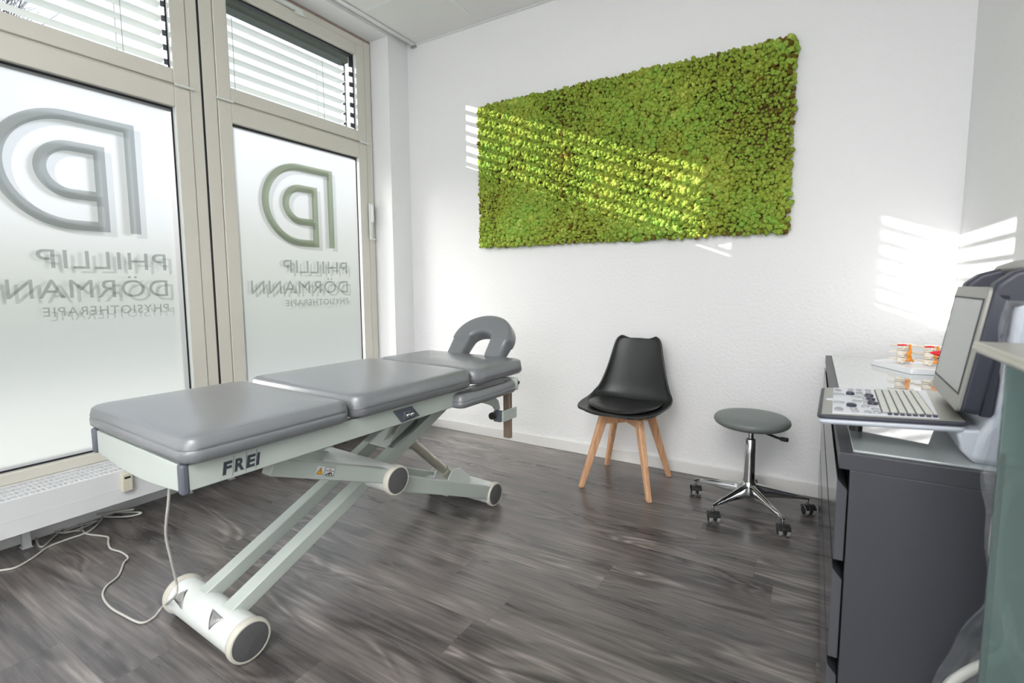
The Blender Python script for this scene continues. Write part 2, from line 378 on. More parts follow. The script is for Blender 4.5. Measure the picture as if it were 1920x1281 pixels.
def smoothpath(pts, n=8):
    pts = [Vector(p) for p in pts]; out = []
    for i in range(len(pts)-1):
        p0 = pts[max(i-1, 0)]; p1 = pts[i]; p2 = pts[i+1]; p3 = pts[min(i+2, len(pts)-1)]
        for k in range(n):
            t = k/n; out.append(.5*((2*p1)+(p2-p0)*t+(2*p0-5*p1+4*p2-p3)*t*t+(-p0+3*p1-3*p2+p3)*t**3))
    out.append(pts[-1]); return out
def text_mesh(body, offset=0.0, shear=0.0, spacing=1.0):
    c = bpy.data.curves.new('t', 'FONT'); c.body = body; c.offset = offset; c.shear = shear; c.space_character = spacing
    c.resolution_u = 4; c.fill_mode = 'FRONT'
    o = bpy.data.objects.new('t', c); sc.collection.objects.link(o)
    dg = bpy.context.evaluated_depsgraph_get(); dg.update()
    me = bpy.data.meshes.new_from_object(o.evaluated_get(dg))
    vs = [v.co.copy() for v in me.vertices]; fs = [tuple(p.vertices) for p in me.polygons]
    bpy.data.objects.remove(o); bpy.data.curves.remove(c); bpy.data.meshes.remove(me)
    x0 = min(v.x for v in vs); x1 = max(v.x for v in vs); 
    return vs, fs, x0, x1
CAPH = None
def text_on(mb, body, fn, w, h, mi=0, caph=None, **kw):
    """fn(a,b) maps width-coordinate a (0..w) and height-coordinate b (0..h = capital height) to 3D"""
    global CAPH
    if CAPH is None:
        v0, _, _, _ = text_mesh('H'); CAPH = max(v.y for v in v0)
    vs, fs, x0, x1 = text_mesh(body, **kw)
    mb.add([fn((v.x-x0)/(x1-x0)*w, v.y/CAPH*h) for v in vs], fs, mi)
def rrect(hx, hy, r, n=6):
    """rounded rectangle outline, centred, ccw"""
    r = max(min(r, hx, hy), 1e-4); out = []
    for cx_, cy_, a0 in ((hx-r, hy-r, 0), (-hx+r, hy-r, 90), (-hx+r, -hy+r, 180), (hx-r, -hy+r, 270)):
        for k in range(n+1):
            a = math.radians(a0+90*k/n); out.append((cx_+r*math.cos(a), cy_+r*math.sin(a)))
    return out
def cushion(name, cx_, cy_, hx, hy, z0, z1, seam, r=.045, parent=None, mats=None, fn=None, crown=.006, seamz=True):
    """upholstered pad: rings from the underside up round the side and over the crowned top"""
    T = z1-z0; prof = [(.03, z0), (.008, z0+.002), (.0, z0+.010), (-.001, z0+T*.35), (0, seam-.0022), (.0018, seam), (0, seam+.0022),
                       (.001, seam+T*.12), (.005, z1-T*.13), (.012, z1-T*.045), (.024, z1), (.045, z1+crown*.35), (.09, z1+crown*.7), (min(hx, hy)*.5, z1+crown*.95), (min(hx, hy)*.85, z1+crown)]
    rings = []
    for ins, z in prof:
        rings.append([((cx_+x), (cy_+y), z) for x, y in rrect(hx-ins, hy-ins, r-ins*.6 if ins < .03 else max(r-ins*.5, .006))])
    if fn: rings = [[fn(*q) for q in rr] for rr in rings]
    mb = MB(); mb.loft(rings, 0, True)
    o = mb.build(name, mats or M_vinyl, parent, smooth=True); 
    return o
def dup(root, loc, rz=None, label=None, group=None):
    r = root.copy(); sc.collection.objects.link(r); r.location = loc
    if rz is not None: r.rotation_euler = (0, 0, rz)
    if label: r['label'] = label
    if group: r['group'] = group
    for ch in list(root.children):
        c = ch.copy(); sc.collection.objects.link(c); c.parent = r
        for g in ch.children:
            d = g.copy(); sc.collection.objects.link(d); d.parent = c
    return r

# ------------------------------------------------------------------ room shell
XL, XR, YB, YF, ZC = -2.78, .56, 2.927, -2.65, 2.965
XW = -2.96                      # inner face of the window frames
YO = 2.724                      # side of the window opening
def slab(name, lo, hi, m, **k): return struct(MB().box(lo, hi).build(name, m, **k))
slab('floor', (-3.15, YF-.1, -.05), (XR+.1, YB+.1, 0), M_floor)
slab('wall_back', (-3.0, YB, 0), (XR+.15, YB+.15, 3.05), M_wall)
slab('wall_right', (XR, YF, 0), (XR+.15, YB, 3.05), M_wall)
slab('wall_front', (-3.15, YF-.15, 0), (XR+.15, YF, 3.05), M_wall)
# left wall: stub beside the opening, parapet under the frames, head above, solid part towards the camera
slab('wall_left', (-3.055, YO, 0), (XL, YB, 3.05), M_reveal)                  # stub beside the opening
slab('wall_left', (-3.15, YF, 0), (XL, .312, 3.05), M_reveal)                # solid wall before the windows
slab('wall_left', (-3.15, .3135, 0), (-2.9605, YO-.0005, .2615), M_reveal)    # parapet under the frames
slab('wall_left', (-3.055, .3135, 2.936), (XL, YO-.0005, 3.05), M_reveal)     # head and soffit
slab('ceiling', (-3.0, YF, ZC+.002), (XR, YB, ZC+.05), M_reveal)
# suspended tile ceiling
ct = MB(); zt = 2.93; xe = -2.70
ct.box((xe, YF, zt+.004), (XR, YB, zt+.02))
tiles = struct(ct.build('trim_1', M_ceil), 'suspended ceiling of pale mineral tiles')
g = MB()
g.box((xe-.014, YF, zt-.004), (xe+.012, YB-.004, zt+.03)); g.box((xe-.004, YF, zt-.005), (xe+.022, YB-.004, zt-.001))
x = -2.08
while x < XR: g.box((x-.008, YF, zt+.0005), (x+.008, YB, zt+.005)); x += .62
y = 2.41
while y > YF: g.box((xe, y-.008, zt+.0005), (XR, y+.008, zt+.005)); y -= .62
g.box((xe, YB-.022, zt-.002), (XR, YB-.001, zt+.003))
struct(g.build('trim_2', M_tbar), 'ceiling grid bars and edge angle')
slab('trim_3', (xe-.028, YB-.02, zt-.018), (xe+.018, YB-.003, zt-.006), M_steel)
# skirtings
def skirt(name, pts0, pts1):
    return slab(name, pts0, pts1, M_skirt, bevel=.003)
skirt('baseboard_back', (XL, YB-.014, 0), (XR, YB, .072))
skirt('baseboard_right', (XR-.014, YF, 0), (XR, YB-.014, .072))

# ------------------------------------------------------------------ windows
def frame_rect(mb, y0, y1, z0, z1, wy0, wy1, wz0, wz1, x0, x1):
    """picture-frame of four boxes; w* = member widths at each side"""
    mb.box((x0, y0, z0), (x1, y0+wy0, z1)); mb.box((x0, y1-wy1, z0), (x1, y1, z1))
    mb.box((x0, y0+wy0, z0), (x1, y1-wy1, z0+wz0)); mb.box((x0, y0+wy0, z1-wz1), (x1, y1-wy1, z1))
def stroke(mb, pts, hw, fn):
    """2D polyline -> ribbon with mitred joins"""
    P = [Vector(p) for p in pts]; Lft = []; Rgt = []
    for i, p in enumerate(P):
        d0 = (P[i]-P[i-1]).normalized() if i else (P[1]-P[0]).normalized()
        d1 = (P[i+1]-P[i]).normalized() if i < len(P)-1 else d0
        n0 = Vector((-d0.y, d0.x)); n1 = Vector((-d1.y, d1.x)); mvec = (n0+n1).normalized(); k = hw/max(mvec.dot(n1), .3)
        Lft.append(p+mvec*k); Rgt.append(p-mvec*k)
    vs = [fn(*q) for q in Lft+Rgt]; n = len(P)
    mb.add(vs, [(i, i+1, n+i+1, n+i) for i in range(n-1)])
def arc(cx_, cz_, r, n=24, rx=None):
    rx = rx or r
    return [(cx_-rx*math.sin(PI*k/n), cz_+r*math.cos(PI*k/n)) for k in range(n+1)]
KW = 2.985/2.958
def logo(mb, dy, x):
    fn = lambda y, z: (x, (y+dy)*KW, CAM_H+(z-CAM_H)*KW)
    outer = [(2.315, 1.384), (2.315, 1.893)] + arc(2.085, 1.649, .244) + [(2.1675, 1.405)]
    inner = [(2.19, 1.3825), (2.19, 1.76)] + arc(2.085, 1.6525, .1075) + [(2.1675, 1.545)]
    stroke(mb, outer, .0225, fn); stroke(mb, inner, .0225, lambda y, z: (x-.0004, *fn(y, z)[1:]))
def lettering(mb, dy, x):
    def fn(y1, z0, ):
        return lambda a, b: (x, (y1+dy-a)*KW, CAM_H+(z0+b-CAM_H)*KW)
    text_on(mb, 'PHILLIP', fn(2.437, 1.206), .499, .083, offset=.0, spacing=1.1)
    text_on(mb, 'DÖRMANN', fn(2.437, 1.071), .713, .083, offset=.0, spacing=1.1)
    text_on(mb, 'PHYSIOTHERAPIE', fn(2.435, .990), .49, .040, spacing=1.15)
def window(idx, y0, y1, label, logo_dy, ink, mirror=False):
    s = (y0+y1)/2; root = sempty('window_%d' % idx, (XW, s, .262), label)
    inv = lambda: None
    def B(mb, name, m, parent=root, **k):
        o = mb.build(name, m, parent, **k)
        # parts are written in world coordinates: undo the parents' offset
        off = Vector((0, 0, 0)); q = parent
        while q is not None: off += q.location; q = q.parent
        o.location = -off; return o
    a, b = y0+.075, y1-.063          # sash span
    g0, g1 = y0+.153, y1-.141        # glass span
    fr = MB(); frame_rect(fr, y0+.0055, y1-.0055, .262, 2.916, .0695, .0575, .03, .045, -3.06, XW)
    fr.box((-3.06, a, 2.168), (-2.972, b, 2.185))
    B(fr, 'window_frame', M_frame, bevel=.003)
    gap = MB(); gap.box((-3.05, y0-.005, .262), (XW-.001, y0+.005, 2.916)); B(gap, 'frame_joint', M_gasket)
    lo = MB(); frame_rect(lo, a+.003, b-.003, .275, 2.170, g0-a-.003, b-g1-.003, .05, .105, -3.04, XW+.005)
    lsash = B(lo, 'lower_sash', M_frame, bevel=.004)
    upm = MB(); frame_rect(upm, a+.003, b-.003, 2.184, 2.872, g0-a-.003, b-g1-.003, .075, .078, -3.04, XW+.005)
    usash = B(upm, 'transom_sash', M_frame, bevel=.004)
    for nm, z0, z1, pr in (('lower', .325, 2.065, lsash), ('upper', 2.259, 2.794, usash)):
        gk = MB(); frame_rect(gk, g0-.004, g1+.004, z0-.004, z1+.004, .007, .014, .013, .015, -3.02, -2.984)
        B(gk, 'gasket', M_gasket, pr)
        bead = MB(); bead.box((-2.983, g1-.0015, z0+.002), (-2.9565, g1+.003, z1-.002)); B(bead, 'glazing_bead', M_tmetalw, pr)
    p = MB(); p.box((-3.010, g0, 2.259), (-3.006, g1, 2.794)); B(p, 'pane', M_glass, usash)
    pf = MB(); pf.add([(-2.985, g0, .325), (-2.985, g1, .325), (-2.985, g1, 2.065), (-2.985, g0, 2.065)], [(0, 1, 2, 3)])
    pane = B(pf, 'frosted_pane', M_film, lsash)
    lg = MB(); logo(lg, logo_dy, -2.9835); o = B(lg, 'logo_print', ink, lsash)
    lt = MB(); lettering(lt, logo_dy, -2.9835); o = B(lt, 'lettering', M_letter, lsash)
    og = MB(); logo(og, logo_dy, -3.04); lettering(og, logo_dy, -3.04); B(og, 'outer_lettering', M_letterout, lsash)
    # hinges at both ends of the joint, and the espagnolette parts
    for yy in (a+.035, b-.035):
        h = MB(); h.tube([(XW+.02, yy-.045, 2.177), (XW+.02, yy+.045, 2.177)], .0065, 10)
        h.tube([(XW+.02, yy-.017, 2.177), (XW+.02, yy-.013, 2.177)], .0078, 10); h.tube([(XW+.02, yy+.013, 2.177), (XW+.02, yy+.017, 2.177)], .0078, 10)
        B(h, 'hinge', M_tmetalw, smooth=True)
    ar = MB(); ar.box((XW+.006, s-.32, 2.872), (XW+.026, s+.03, 2.892)); ar.box((XW+.006, s-.02, 2.855), (XW+.03, s+.03, 2.876)); ar.box((XW+.010, s+.03, 2.868), (XW+.016, s+.06, 2.874))
    ar.tube([(XW+.02, s+.03, 2.862), (XW+.02, s+.06, 2.862)], .004, 8)
    B(ar, 'stay_arm', M_tmetalw, bevel=.002)
    se = MB(); se.box((-3.05, y0, 2.917), (XW-.004, y1, 2.935)); B(se, 'head_seal', M_brown)
    if idx == 1: return root
    hd = MB(); hd.box((XW+.014, b-.012, 1.47), (XW+.026, b+.016, 1.74)); hd.box((XW+.02, b-.004, 1.60), (XW+.046, b+.010, 1.73)); hd.tube([(XW+.02, b+.002, 1.475), (XW+.036, b+.03, 1.472)], .006, 8)
    B(hd, 'window_handle', M_tmetalw, bevel=.003)
    return root
window(1, .323, 1.515, 'left window with frosted lower pane, its print cut by the photo edge', -1.157, M_letter)
window(2, 1.515, 2.720, 'right window with frosted lower pane beside the plaster reveal', 0, M_letterg)

# outside venetian blinds over the transoms
def blind(y0, y1, label):
    r = thing('venetian_blind', label, 'blind', (-3.14, (y0+y1)/2, 2.25), 0, None)
    oy = (y0+y1)/2; L_ = (y1-y0)/2
    def P(mb, name, m, **k): return mb.build(name, m, r, **k)
    hb = MB(); hb.box((-.045, -L_, .530), (.045, L_, .62)); P(hb, 'head_box', M_darkmetal, bevel=.003)
    for k in range(7):
        z = .030+k*.0722
        ring = []; n = 6
        for i in range(n+1):
            t = -1+2*i/n; ring.append((t*.039, z+.006*(1-t*t)))
        pts = ring+[(x_, z_-.0012) for x_, z_ in reversed(ring)]
        s_ = MB(); s_.loft([[(x_, -L_+.02, z_) for x_, z_ in pts], [(x_, L_-.02, z_) for x_, z_ in pts]])
        P(s_, 'slat', M_slat, smooth=True)
    for yy in (-L_+.01, L_-.01):
        g = MB(); g.box((-.012, yy-.006, -.02), (.012, yy+.006, .53)); P(g, 'guide_rail', M_darkmetal, bevel=.002)
    for yy in (-L_+.22, L_-.22):
        c = MB(); c.tube([(-.034, yy, .0), (-.034, yy, .48)], .0016, 6); c.tube([(.034, yy, .0), (.034, yy, .48)], .0016, 6); P(c, 'ladder_cord', M_cord)
    return r
blind(.36, 1.44, 'white slatted outside blind seen through the left transom pane')
blind(1.56, 2.63, 'white slatted outside blind seen through the right transom pane')

# ------------------------------------------------------------------ outdoors
struct(MB().box((-60, -40, -.3), (-3.16, 60, -.12)).build('ground', M_pave))
h = thing('low_building', 'low cream building across the street behind the frosted glass', 'building', (-17, 6, -.12))
MB().box((-3, -16, 0), (3, 16, 2.6)).build('wall', M_house, h); MB().box((-3.3, -16.3, 2.6), (3.3, 16.3, 2.85)).build('roof', M_roof, h)
hg = MB(); n = 60
for i in range(n):
    for q in range(2):
        c = V(random.uniform(-.5, .5), -15+30*i/n, .45+q*.5); hg.lathe([(0, -.42), (.4, -.2), (.52, .1), (.3, .4), (0, .5)], Matrix.Translation(c), 7)
hgo = hg.build('hedge', M_hedge, smooth=True, loc=(-12.5, 6, -.12)); tag(hgo, 'clipped green hedge in front of the low building outside', 'hedge')
def tree(loc, seed, label):
    rd = random.Random(seed); r = thing('bare_tree', label, 'tree', loc)
    t = MB(); b = MB()
    t.tube([(0, 0, 0), (.05, .02, 1.5), (-.05, .1, 3)], [.16, .13, .10], 8)
    def branch(p, d, L_, rad, dep):
        pts = [p]; q = p.copy(); dd = d.copy()
        for i in range(3):
            dd = (dd+V(rd.uniform(-.25, .25), rd.uniform(-.25, .25), rd.uniform(-.05, .25))).normalized(); q = q+dd*L_/3; pts.append(q)
        b.tube(pts, [rad, rad*.85, rad*.7, rad*.5], 5, cap=False)
        if dep:
            for i in range(4 if dep > 1 else 3):
                k = rd.choice((1, 2, 3, 3)); nd = (dd+V(rd.uniform(-.9, .9), rd.uniform(-.9, .9), rd.uniform(-.3, .7))).normalized()
                branch(pts[k], nd, L_*.66, rad*.5, dep-1)
    for i in range(7): branch(V(-.05, .1, 2.2+.12*i), V(math.cos(i*2.4), math.sin(i*2.4), 1.1).normalized(), 1.7, .055, 4)
    t.build('trunk', M_bark, r, smooth=True); b.build('branches', M_bark, r); return r
tree((-11.0, 1.5, -.12), 3, 'bare leafless tree outside, its twigs showing below the left blind')

# ------------------------------------------------------------------ moss panel
def moss_panel():
    x0, x1, z0, z1 = -2.09, -.135, 1.40, 2.37
    r = thing('moss_panel', 'large rectangular bright green moss picture hanging on the white back wall', 'moss picture', ((x0+x1)/2, YB, z0))
    cx_ = (x0+x1)/2; mats_back = mat('brown_backing_board', srgb(120, 78, 48), .8, var=(.15, 20))
    MB().box((x0-cx_+.012, -.022, .012), (x1-cx_-.012, -.001, z1-z0-.012)).build('backing_board', mats_back, r)
    bm = bmesh.new(); bmesh.ops.create_icosphere(bm, subdivisions=2, radius=1)
    base = np.array([v.co[:] for v in bm.verts]); fc = np.array([[v.index for v in f.verts] for f in bm.faces]); bm.free()
    # three lumpy prototypes
    protos = []
    for k in range(10):
        o = rng.uniform(-50, 50, 3); d = np.array([mnoise.noise(Vector(p*2.1+o)) for p in base]); d2 = np.array([mnoise.noise(Vector(p*4.5+o)) for p in base])
        protos.append(base*(1+.42*d+.30*d2)[:, None])
    W_, H_ = x1-x0, z1-z0; cell = .0165; nx = int(W_/cell); nz = int(H_/cell)
    vs = []; fs = []; tone = []; nb = 0
    for j in range(nz+1):
        for i in range(nx+1):
            px = i*cell+rng.uniform(-.0065, .0065)+(.5*cell if j % 2 else 0); pz = j*cell+rng.uniform(-.0065, .0065)
            if px > W_+.006 or pz > H_+.006: continue
            big = mnoise.noise(Vector((px*3, pz*3, 1.7)))
            rr = rng.uniform(.0085, .0155)*(1+.3*big)
            edge = min(px, W_-px, pz, H_-pz)
            py = -.028-rng.uniform(.006, .026)-.010*big
            if edge < .02: py = -.028-rng.uniform(-.004, .014)
            pr = protos[rng.integers(10)]; a = rng.uniform(0, 2*PI); c, s = np.cos(a), np.sin(a)
            q = pr.copy(); q = np.stack([q[:, 0]*c-q[:, 2]*s, q[:, 1], q[:, 0]*s+q[:, 2]*c], 1)
            sc3 = rr*np.array([rng.uniform(.9, 1.2), rng.uniform(.8, 1.3), rng.uniform(.9, 1.2)])
            q = q*sc3+np.array([px+x0-cx_, py, pz])
            vs.append(q); fs.append(fc+nb); nb += len(q)
            t = .5+.30*big+rng.normal(0, .17)+(.12*mnoise.noise(Vector((px*11, pz*11, 9))))
            t = min(max(t, .1), .97)
            u = px/W_
            if (edge < .010 and rng.random() < .2) or rng.random() < .012 or (abs(u-.335) < .004 and pz > .3*H_ and rng.random() < .5) or (abs(u-.37+.0*px) < .003 and rng.random() < .3) or (u > .94 and pz > .6*H_ and rng.random() < .22):
                t = rng.uniform(0, .06)
            tone.append(np.full(len(q), t, dtype=np.float32))
    vs = np.concatenate(vs).astype(np.float32); fs = np.concatenate(fs).astype(np.int32); tone = np.concatenate(tone)
    me = bpy.data.meshes.new('moss'); me.vertices.add(len(vs)); me.vertices.foreach_set('co', vs.ravel())
    me.loops.add(fs.size); me.loops.foreach_set('vertex_index', fs.ravel()); me.polygons.add(len(fs))
    me.polygons.foreach_set('loop_start', np.arange(0, fs.size, 3, dtype=np.int32))
    me.update(calc_edges=True); me.validate()
    at = me.attributes.new('tone', 'FLOAT', 'POINT'); at.data.foreach_set('value', tone)
    me.materials.append(M_moss); me.shade_smooth()
    o = bpy.data.objects.new('moss', me); sc.collection.objects.link(o); o.parent = r
    return r
moss_panel()

# ------------------------------------------------------------------ radiator
rd_ = thing('convector_radiator', 'long low white convector radiator under the windows', 'radiator', (-2.85, 1.5, 0))
y0r, y1r = -1.184, 1.17
cz = MB()
cz.add([(.12, y0r, .118), (.12, y1r, .118), (.12, y1r, .276), (.12, y0r, .276)], [(0, 1, 2, 3)])
body = MB()
poly = [(.12, .127), (.12, .276), (.112, .276), (.112, .134), (-.02, .105), (-.095, .105), (-.095, .276), (-.105, .276), (-.105, .095), (-.02, .095)]
body.prism([(a_, b_) for a_, b_ in poly], lambda a_, b_: (a_, y0r, b_), lambda a_, b_: (a_, y1r, b_))
for yy in (y0r, y1r-.008): body.box((-.10, yy, .10), (.115, yy+.008, .276))
body.box((.1195, y0r, .194), (.1212, y1r, .196))
body.build('casing', M_rad, rd_, bevel=.002)
MB().box((-.09, y0r+.01, .135), (.108, y1r-.01, .262)).build('fin_pack', M_raddark, rd_)
gr = MB()
for k in range(5):
    xx = -.093+k*.0505; gr.box((xx-.006 if k else xx-.002, y0r+.009, .266), (xx+.008, y1r-.009, .2768))
yy = y0r+.012
while yy < y1r-.012:
    gr.box((-.093, yy, .2625), (.112, yy+.006, .2735)); yy += .0175
gr.build('top_grille', M_rad, rd_)
for yy in (.65-1.5, 1.285-1.5, 1.51-1.5, 2.52-1.5):
    f = MB(); f.box((-.062, yy-.014, .0), (-.034, yy+.014, .10)); f.box((-.07, yy-.018, 0), (-.028, yy+.018, .004)); f.build('foot', M_rad, rd_, bevel=.002)
vt = thing('heat_meter', 'small ivory heat meter clipped on the radiator front', 'heat meter', (-2.7295, .953, .178))
b_ = MB(); b_.box((.0, -.021, 0), (.027, .021, .088)); b_.build('housing', M_thermo, vt, bevel=.005)
MB().box((.0265, -.011, .062), (.0278, .012, .072)).build('display', M_ink, vt)
b_ = MB(); b_.lathe([(.004, 0), (.0042, .0006)], Matrix.Translation((.027, .0, .03)) @ Matrix.Rotation(PI/2, 4, 'Y'), 12); b_.build('button', M_thermo, vt)

# ------------------------------------------------------------------ treatment table
TH = math.atan(.04); TO = V(-1.63-.6*.04, 0, 0)
def tw(x, y, z): return TO+V(math.cos(TH)*x+math.sin(TH)*y, -math.sin(TH)*x+math.cos(TH)*y, z)
tb = thing('treatment_table', 'grey padded three-section treatment table on a pale scissor lift base', 'treatment table', TO, -TH)
cushion('leg_cushion', 0, .828, .335, .243, .686, .757, .722, parent=tb)
cushion('middle_cushion', 0, 1.386, .335, .307, .688, .766, .716, r=.05, parent=tb)
cushion('chest_cushion', 0.003, 1.90, .335, .20, .690, .760, .712, r=.06, parent=tb)
# frame
f = MB()
for s in (-1, 1): f.box((s*.288-.016 if s > 0 else -.288-.016, .60, .616), (s*.288+.016 if s > 0 else -.288+.016, 1.72, .682))
f.box((-.29, 1.69, .625), (.29, 1.72, .68)); f.box((-.29, 1.2, .64), (.29, 1.235, .68)); f.box((-.27, .9, .66), (.27, .93, .682))
f.build('top_frame', M_tmetal, tb, bevel=.003)
ep = MB(); pl = [(-.27, .682), (.27, .682), (.27, .612)]+[(.27-.54*k/12, .612-.018*math.sin(PI*k/12)) for k in range(1, 12)]+[(-.27, .612)]
ep.prism(pl, lambda a, b: (a, .592, b), lambda a, b: (a, .603, b)); ep.build('end_panel', M_tmetal, tb, bevel=.002)
for s in (-1, 1):
    c = MB(); c.box((s*.292-.014, .587, .608), (s*.292+.014, .606, .686)); c.build('corner_block', M_block, tb, bevel=.006)
# print on the side rail: letters with thin separator lines
fl_ = MB()
for ch, a0, w_ in (('F', .733, .022), ('R', .763, .026), ('E', .794, .023), ('I', .821, .008)):
    text_on(fl_, ch, lambda a, b, a0=a0: (.3046, a0+a+.15*b, .632+b), w_, .031, offset=.045)
for a0 in (.758, .7915, .819): fl_.add([(.3046, a0, .622), (.3046, a0+.0012, .622), (.3046, a0+.0065, .676), (.3046, a0+.0053, .676)], [(0, 1, 2, 3)])
for q in range(len(fl_.v)):
    v = fl_.v[q]; fl_.v[q] = (v[0], v[1]-.052, v[2])
o = fl_.build('maker_lettering', M_logoink, tb); o['label'] = 'dark printed maker lettering'
kp = MB(); kp.prism([(1.262, .673), (1.352, .673), (1.392, .628), (1.300, .622)], lambda a, b: (.304, a, b), lambda a, b: (.309, a, b)); kp.build('socket_plate', M_block, tb, bevel=.001)
kp = MB(); kp.box((.309, 1.305, .632), (.316, 1.352, .662))
kp.build('socket_box', M_block, tb, bevel=.002)
for yy in (1.318, 1.338):
    k = MB(); k.lathe([(.0085, 0), (.0085, .010), (.006, .013), (0, .0135)], Matrix.Translation((.316, yy, .648)) @ Matrix.Rotation(PI/2, 4, 'Y'), 16); k.build('socket_knob', M_chrome, tb, smooth=True)
# base cylinders (each: barrel, two bumper rings, two rubber caps)
def base_cyl(y, z, r, hx, name='base_cylinder', cx_=0.0):
    b = MB(); Mx = lambda a: Matrix.Translation((a, y, z)) @ Matrix.Rotation(PI/2, 4, 'Y')
    b.lathe([(r*.9, -hx), (r*.9, hx)], Mx(cx_), 40); bo = b.build(name, M_tmetalw, tb, smooth=True)
    for s in (-1, 1):
        q = MB(); q.lathe([(r*.9, -.016), (r*.97, -.013), (r, -.006), (r, .006), (r*.97, .011), (r*.93, .013), (r*.86, .013), (r*.86, .010)], Mx(cx_+s*hx) if s > 0 else Matrix.Translation((cx_-hx, y, z)) @ Matrix.Rotation(-PI/2, 4, 'Y'), 40)
        q.build('bumper_ring', M_ring, bo, smooth=True)
        q = MB(); q.lathe([(r*.86, -.001), (r*.86, .0115), (r*.80, .0125), (0, .0125)], Mx(cx_+s*hx) if s > 0 else Matrix.Translation((cx_-hx, y, z)) @ Matrix.Rotation(-PI/2, 4, 'Y'), 40)
        q.build('end_cap', M_cap, bo, smooth=True)
    return bo
c1 = base_cyl(.775, .064, .064, .208, cx_=-.012)
for tri in ([(-.137, 69), (-.175, 30), (-.100, 20)], [(.037, 66), (.108, 62), (.078, 20)]):   # riveted steel plates lying on the barrel
    q = MB(); n = 10; R_ = .0585
    def onb(a, th): return (a, .775-R_*math.cos(math.radians(th)), .064+R_*math.sin(math.radians(th)))
    rows = []
    for i in range(n+1):
        t = i/n; A = [tri[0][k]*(1-t)+tri[2][k]*t for k in (0, 1)]; B_ = [tri[1][k]*(1-t)+tri[2][k]*t for k in (0, 1)]
        rows.append([(A[0]*(1-u)+B_[0]*u, A[1]*(1-u)+B_[1]*u) for u in (0, .25, .5, .75, 1)])
    vs = [onb(*p) for rr in rows for p in rr]; q.add(vs, [(i*5+j, i*5+j+1, i*5+j+6, i*5+j+5) for i in range(n) for j in range(4)])
    cen = (sum(p[0] for p in tri)/3, sum(p[1] for p in tri)/3)
    for a, th in tri+[cen]:
        th_ = cen[1]*.25+.75*th; p = Vector(onb(cen[0]*.25+a*.75, th_)); nn = V(0, -math.cos(math.radians(th_)), math.sin(math.radians(th_)))
        q.lathe([(.0042, 0), (.0035, .003), (.001, .0035)], Matrix.Translation(p) @ nn.to_track_quat('Z', 'Y').to_matrix().to_4x4(), 10)
    o = q.build('steel_plate', M_steel, tb, smooth=True); sd_ = o.modifiers.new('s', 'SOLIDIFY'); sd_.thickness = .0015
base_cyl(2.005, .06, .06, .2)
base_cyl(1.333, .375, .058, .222, 'pivot_cylinder', .01)
def beam(y0, z0, y1, z1, x0, x1, hgt, name, m=M_tmetal, bev=.003):
    d = V(0, y1-y0, z1-z0).normalized(); n = V(0, -d.z, d.y)
    b = MB(); rings = []
    for (yy, zz) in ((y0, z0), (y1, z1)):
        c = V(0, yy, zz); rings.append([c+n*hgt/2+V(x0, 0, 0), c+n*hgt/2+V(x1, 0, 0), c-n*hgt/2+V(x1, 0, 0), c-n*hgt/2+V(x0, 0, 0)])
    b.loft(rings); return b.build(name, m, tb, bevel=bev)
for xa, xb in ((.052, .107), (-.102, -.054)): beam(.78, .101, 1.86, .610, xa, xb, .047, 'long_arm')
for xa, xb in ((.175, .222), (-.20, -.155)): beam(.86, .578, 1.315, .392, xa, xb, .054, 'upper_arm')
for xa, xb in ((.165, .205), (-.19, -.15)): beam(1.345, .355, 1.975, .075, xa, xb, .062, 'lower_arm')
# cross plate between the long arms with an opening, actuator bracket and actuator
def onA(t, off): # point along long arm (t in y), offset above
    d = V(0, 1.08, .509).normalized(); n = V(0, -d.z, d.y); s = (t-.78)/1.08; return V(0, t, .101+.509*s)+n*off
q = MB(); 
def plate(y0, y1): 
    a, b = onA(y0, .0235), onA(y1, .0235); a2, b2 = onA(y0, .016), onA(y1, .016)
    q.loft([[a+V(-.10, 0, 0), a+V(.106, 0, 0), a2+V(.106, 0, 0), a2+V(-.10, 0, 0)], [b+V(-.10, 0, 0), b+V(.106, 0, 0), b2+V(.106, 0, 0), b2+V(-.10, 0, 0)]])
plate(1.455, 1.70)
q.build('cross_plate', M_tmetalw, tb, bevel=.002)
q = MB(); P0 = onA(1.48, .022); P1 = onA(1.66, .022)
for xx in (.0, .045):
    q.prism([(P0.y+.0, P0.z), (P1.y, P1.z), (P1.y-.02, P1.z+.05), (P0.y+.075, P0.z+.085)], lambda a, b, xx=xx: (xx, a, b), lambda a, b, xx=xx: (xx+.006, a, b))
q.build('actuator_bracket', M_tmetal, tb, bevel=.002)
q = MB(); q.tube([(-.01, 1.575, .588), (.065, 1.575, .588)], .011, 10); q.tube([(.06, 1.575, .588), (.075, 1.575, .588)], .016, 6); q.tube([(.055, 1.60, .565), (.07, 1.60, .565)], .013, 6)
q.build('bolt', M_steel, tb)
A0, A1 = V(.02, 1.585, .44), V(.02, 1.875, .165)
q = MB(); d = (A1-A0); q.tube([A0, A0+d*.98], .022, 20); q.tube([A0-d*.2, A0+d*.15], .027, 20); q.tube([A0+d*.85, A1+d*.02], .027, 20); q.build('actuator', M_alu, tb, smooth=True)
q = MB()
q.prism([(1.80, .09), (1.985, .09), (1.965, .15), (1.90, .205), (1.84, .215), (1.80, .165)], lambda a, b: (-.03, a, b), lambda a, b: (-.022, a, b))
q.prism([(1.80, .09), (1.985, .09), (1.965, .15), (1.90, .205), (1.84, .215), (1.80, .165)], lambda a, b: (.062, a, b), lambda a, b: (.07, a, b))
q.box((-.03, 1.80, .09), (.07, 1.98, .10)); q.box((-.16, 1.86, .085), (.17, 1.90, .125)); q.build('actuator_foot', M_tmetalw, tb, bevel=.003)
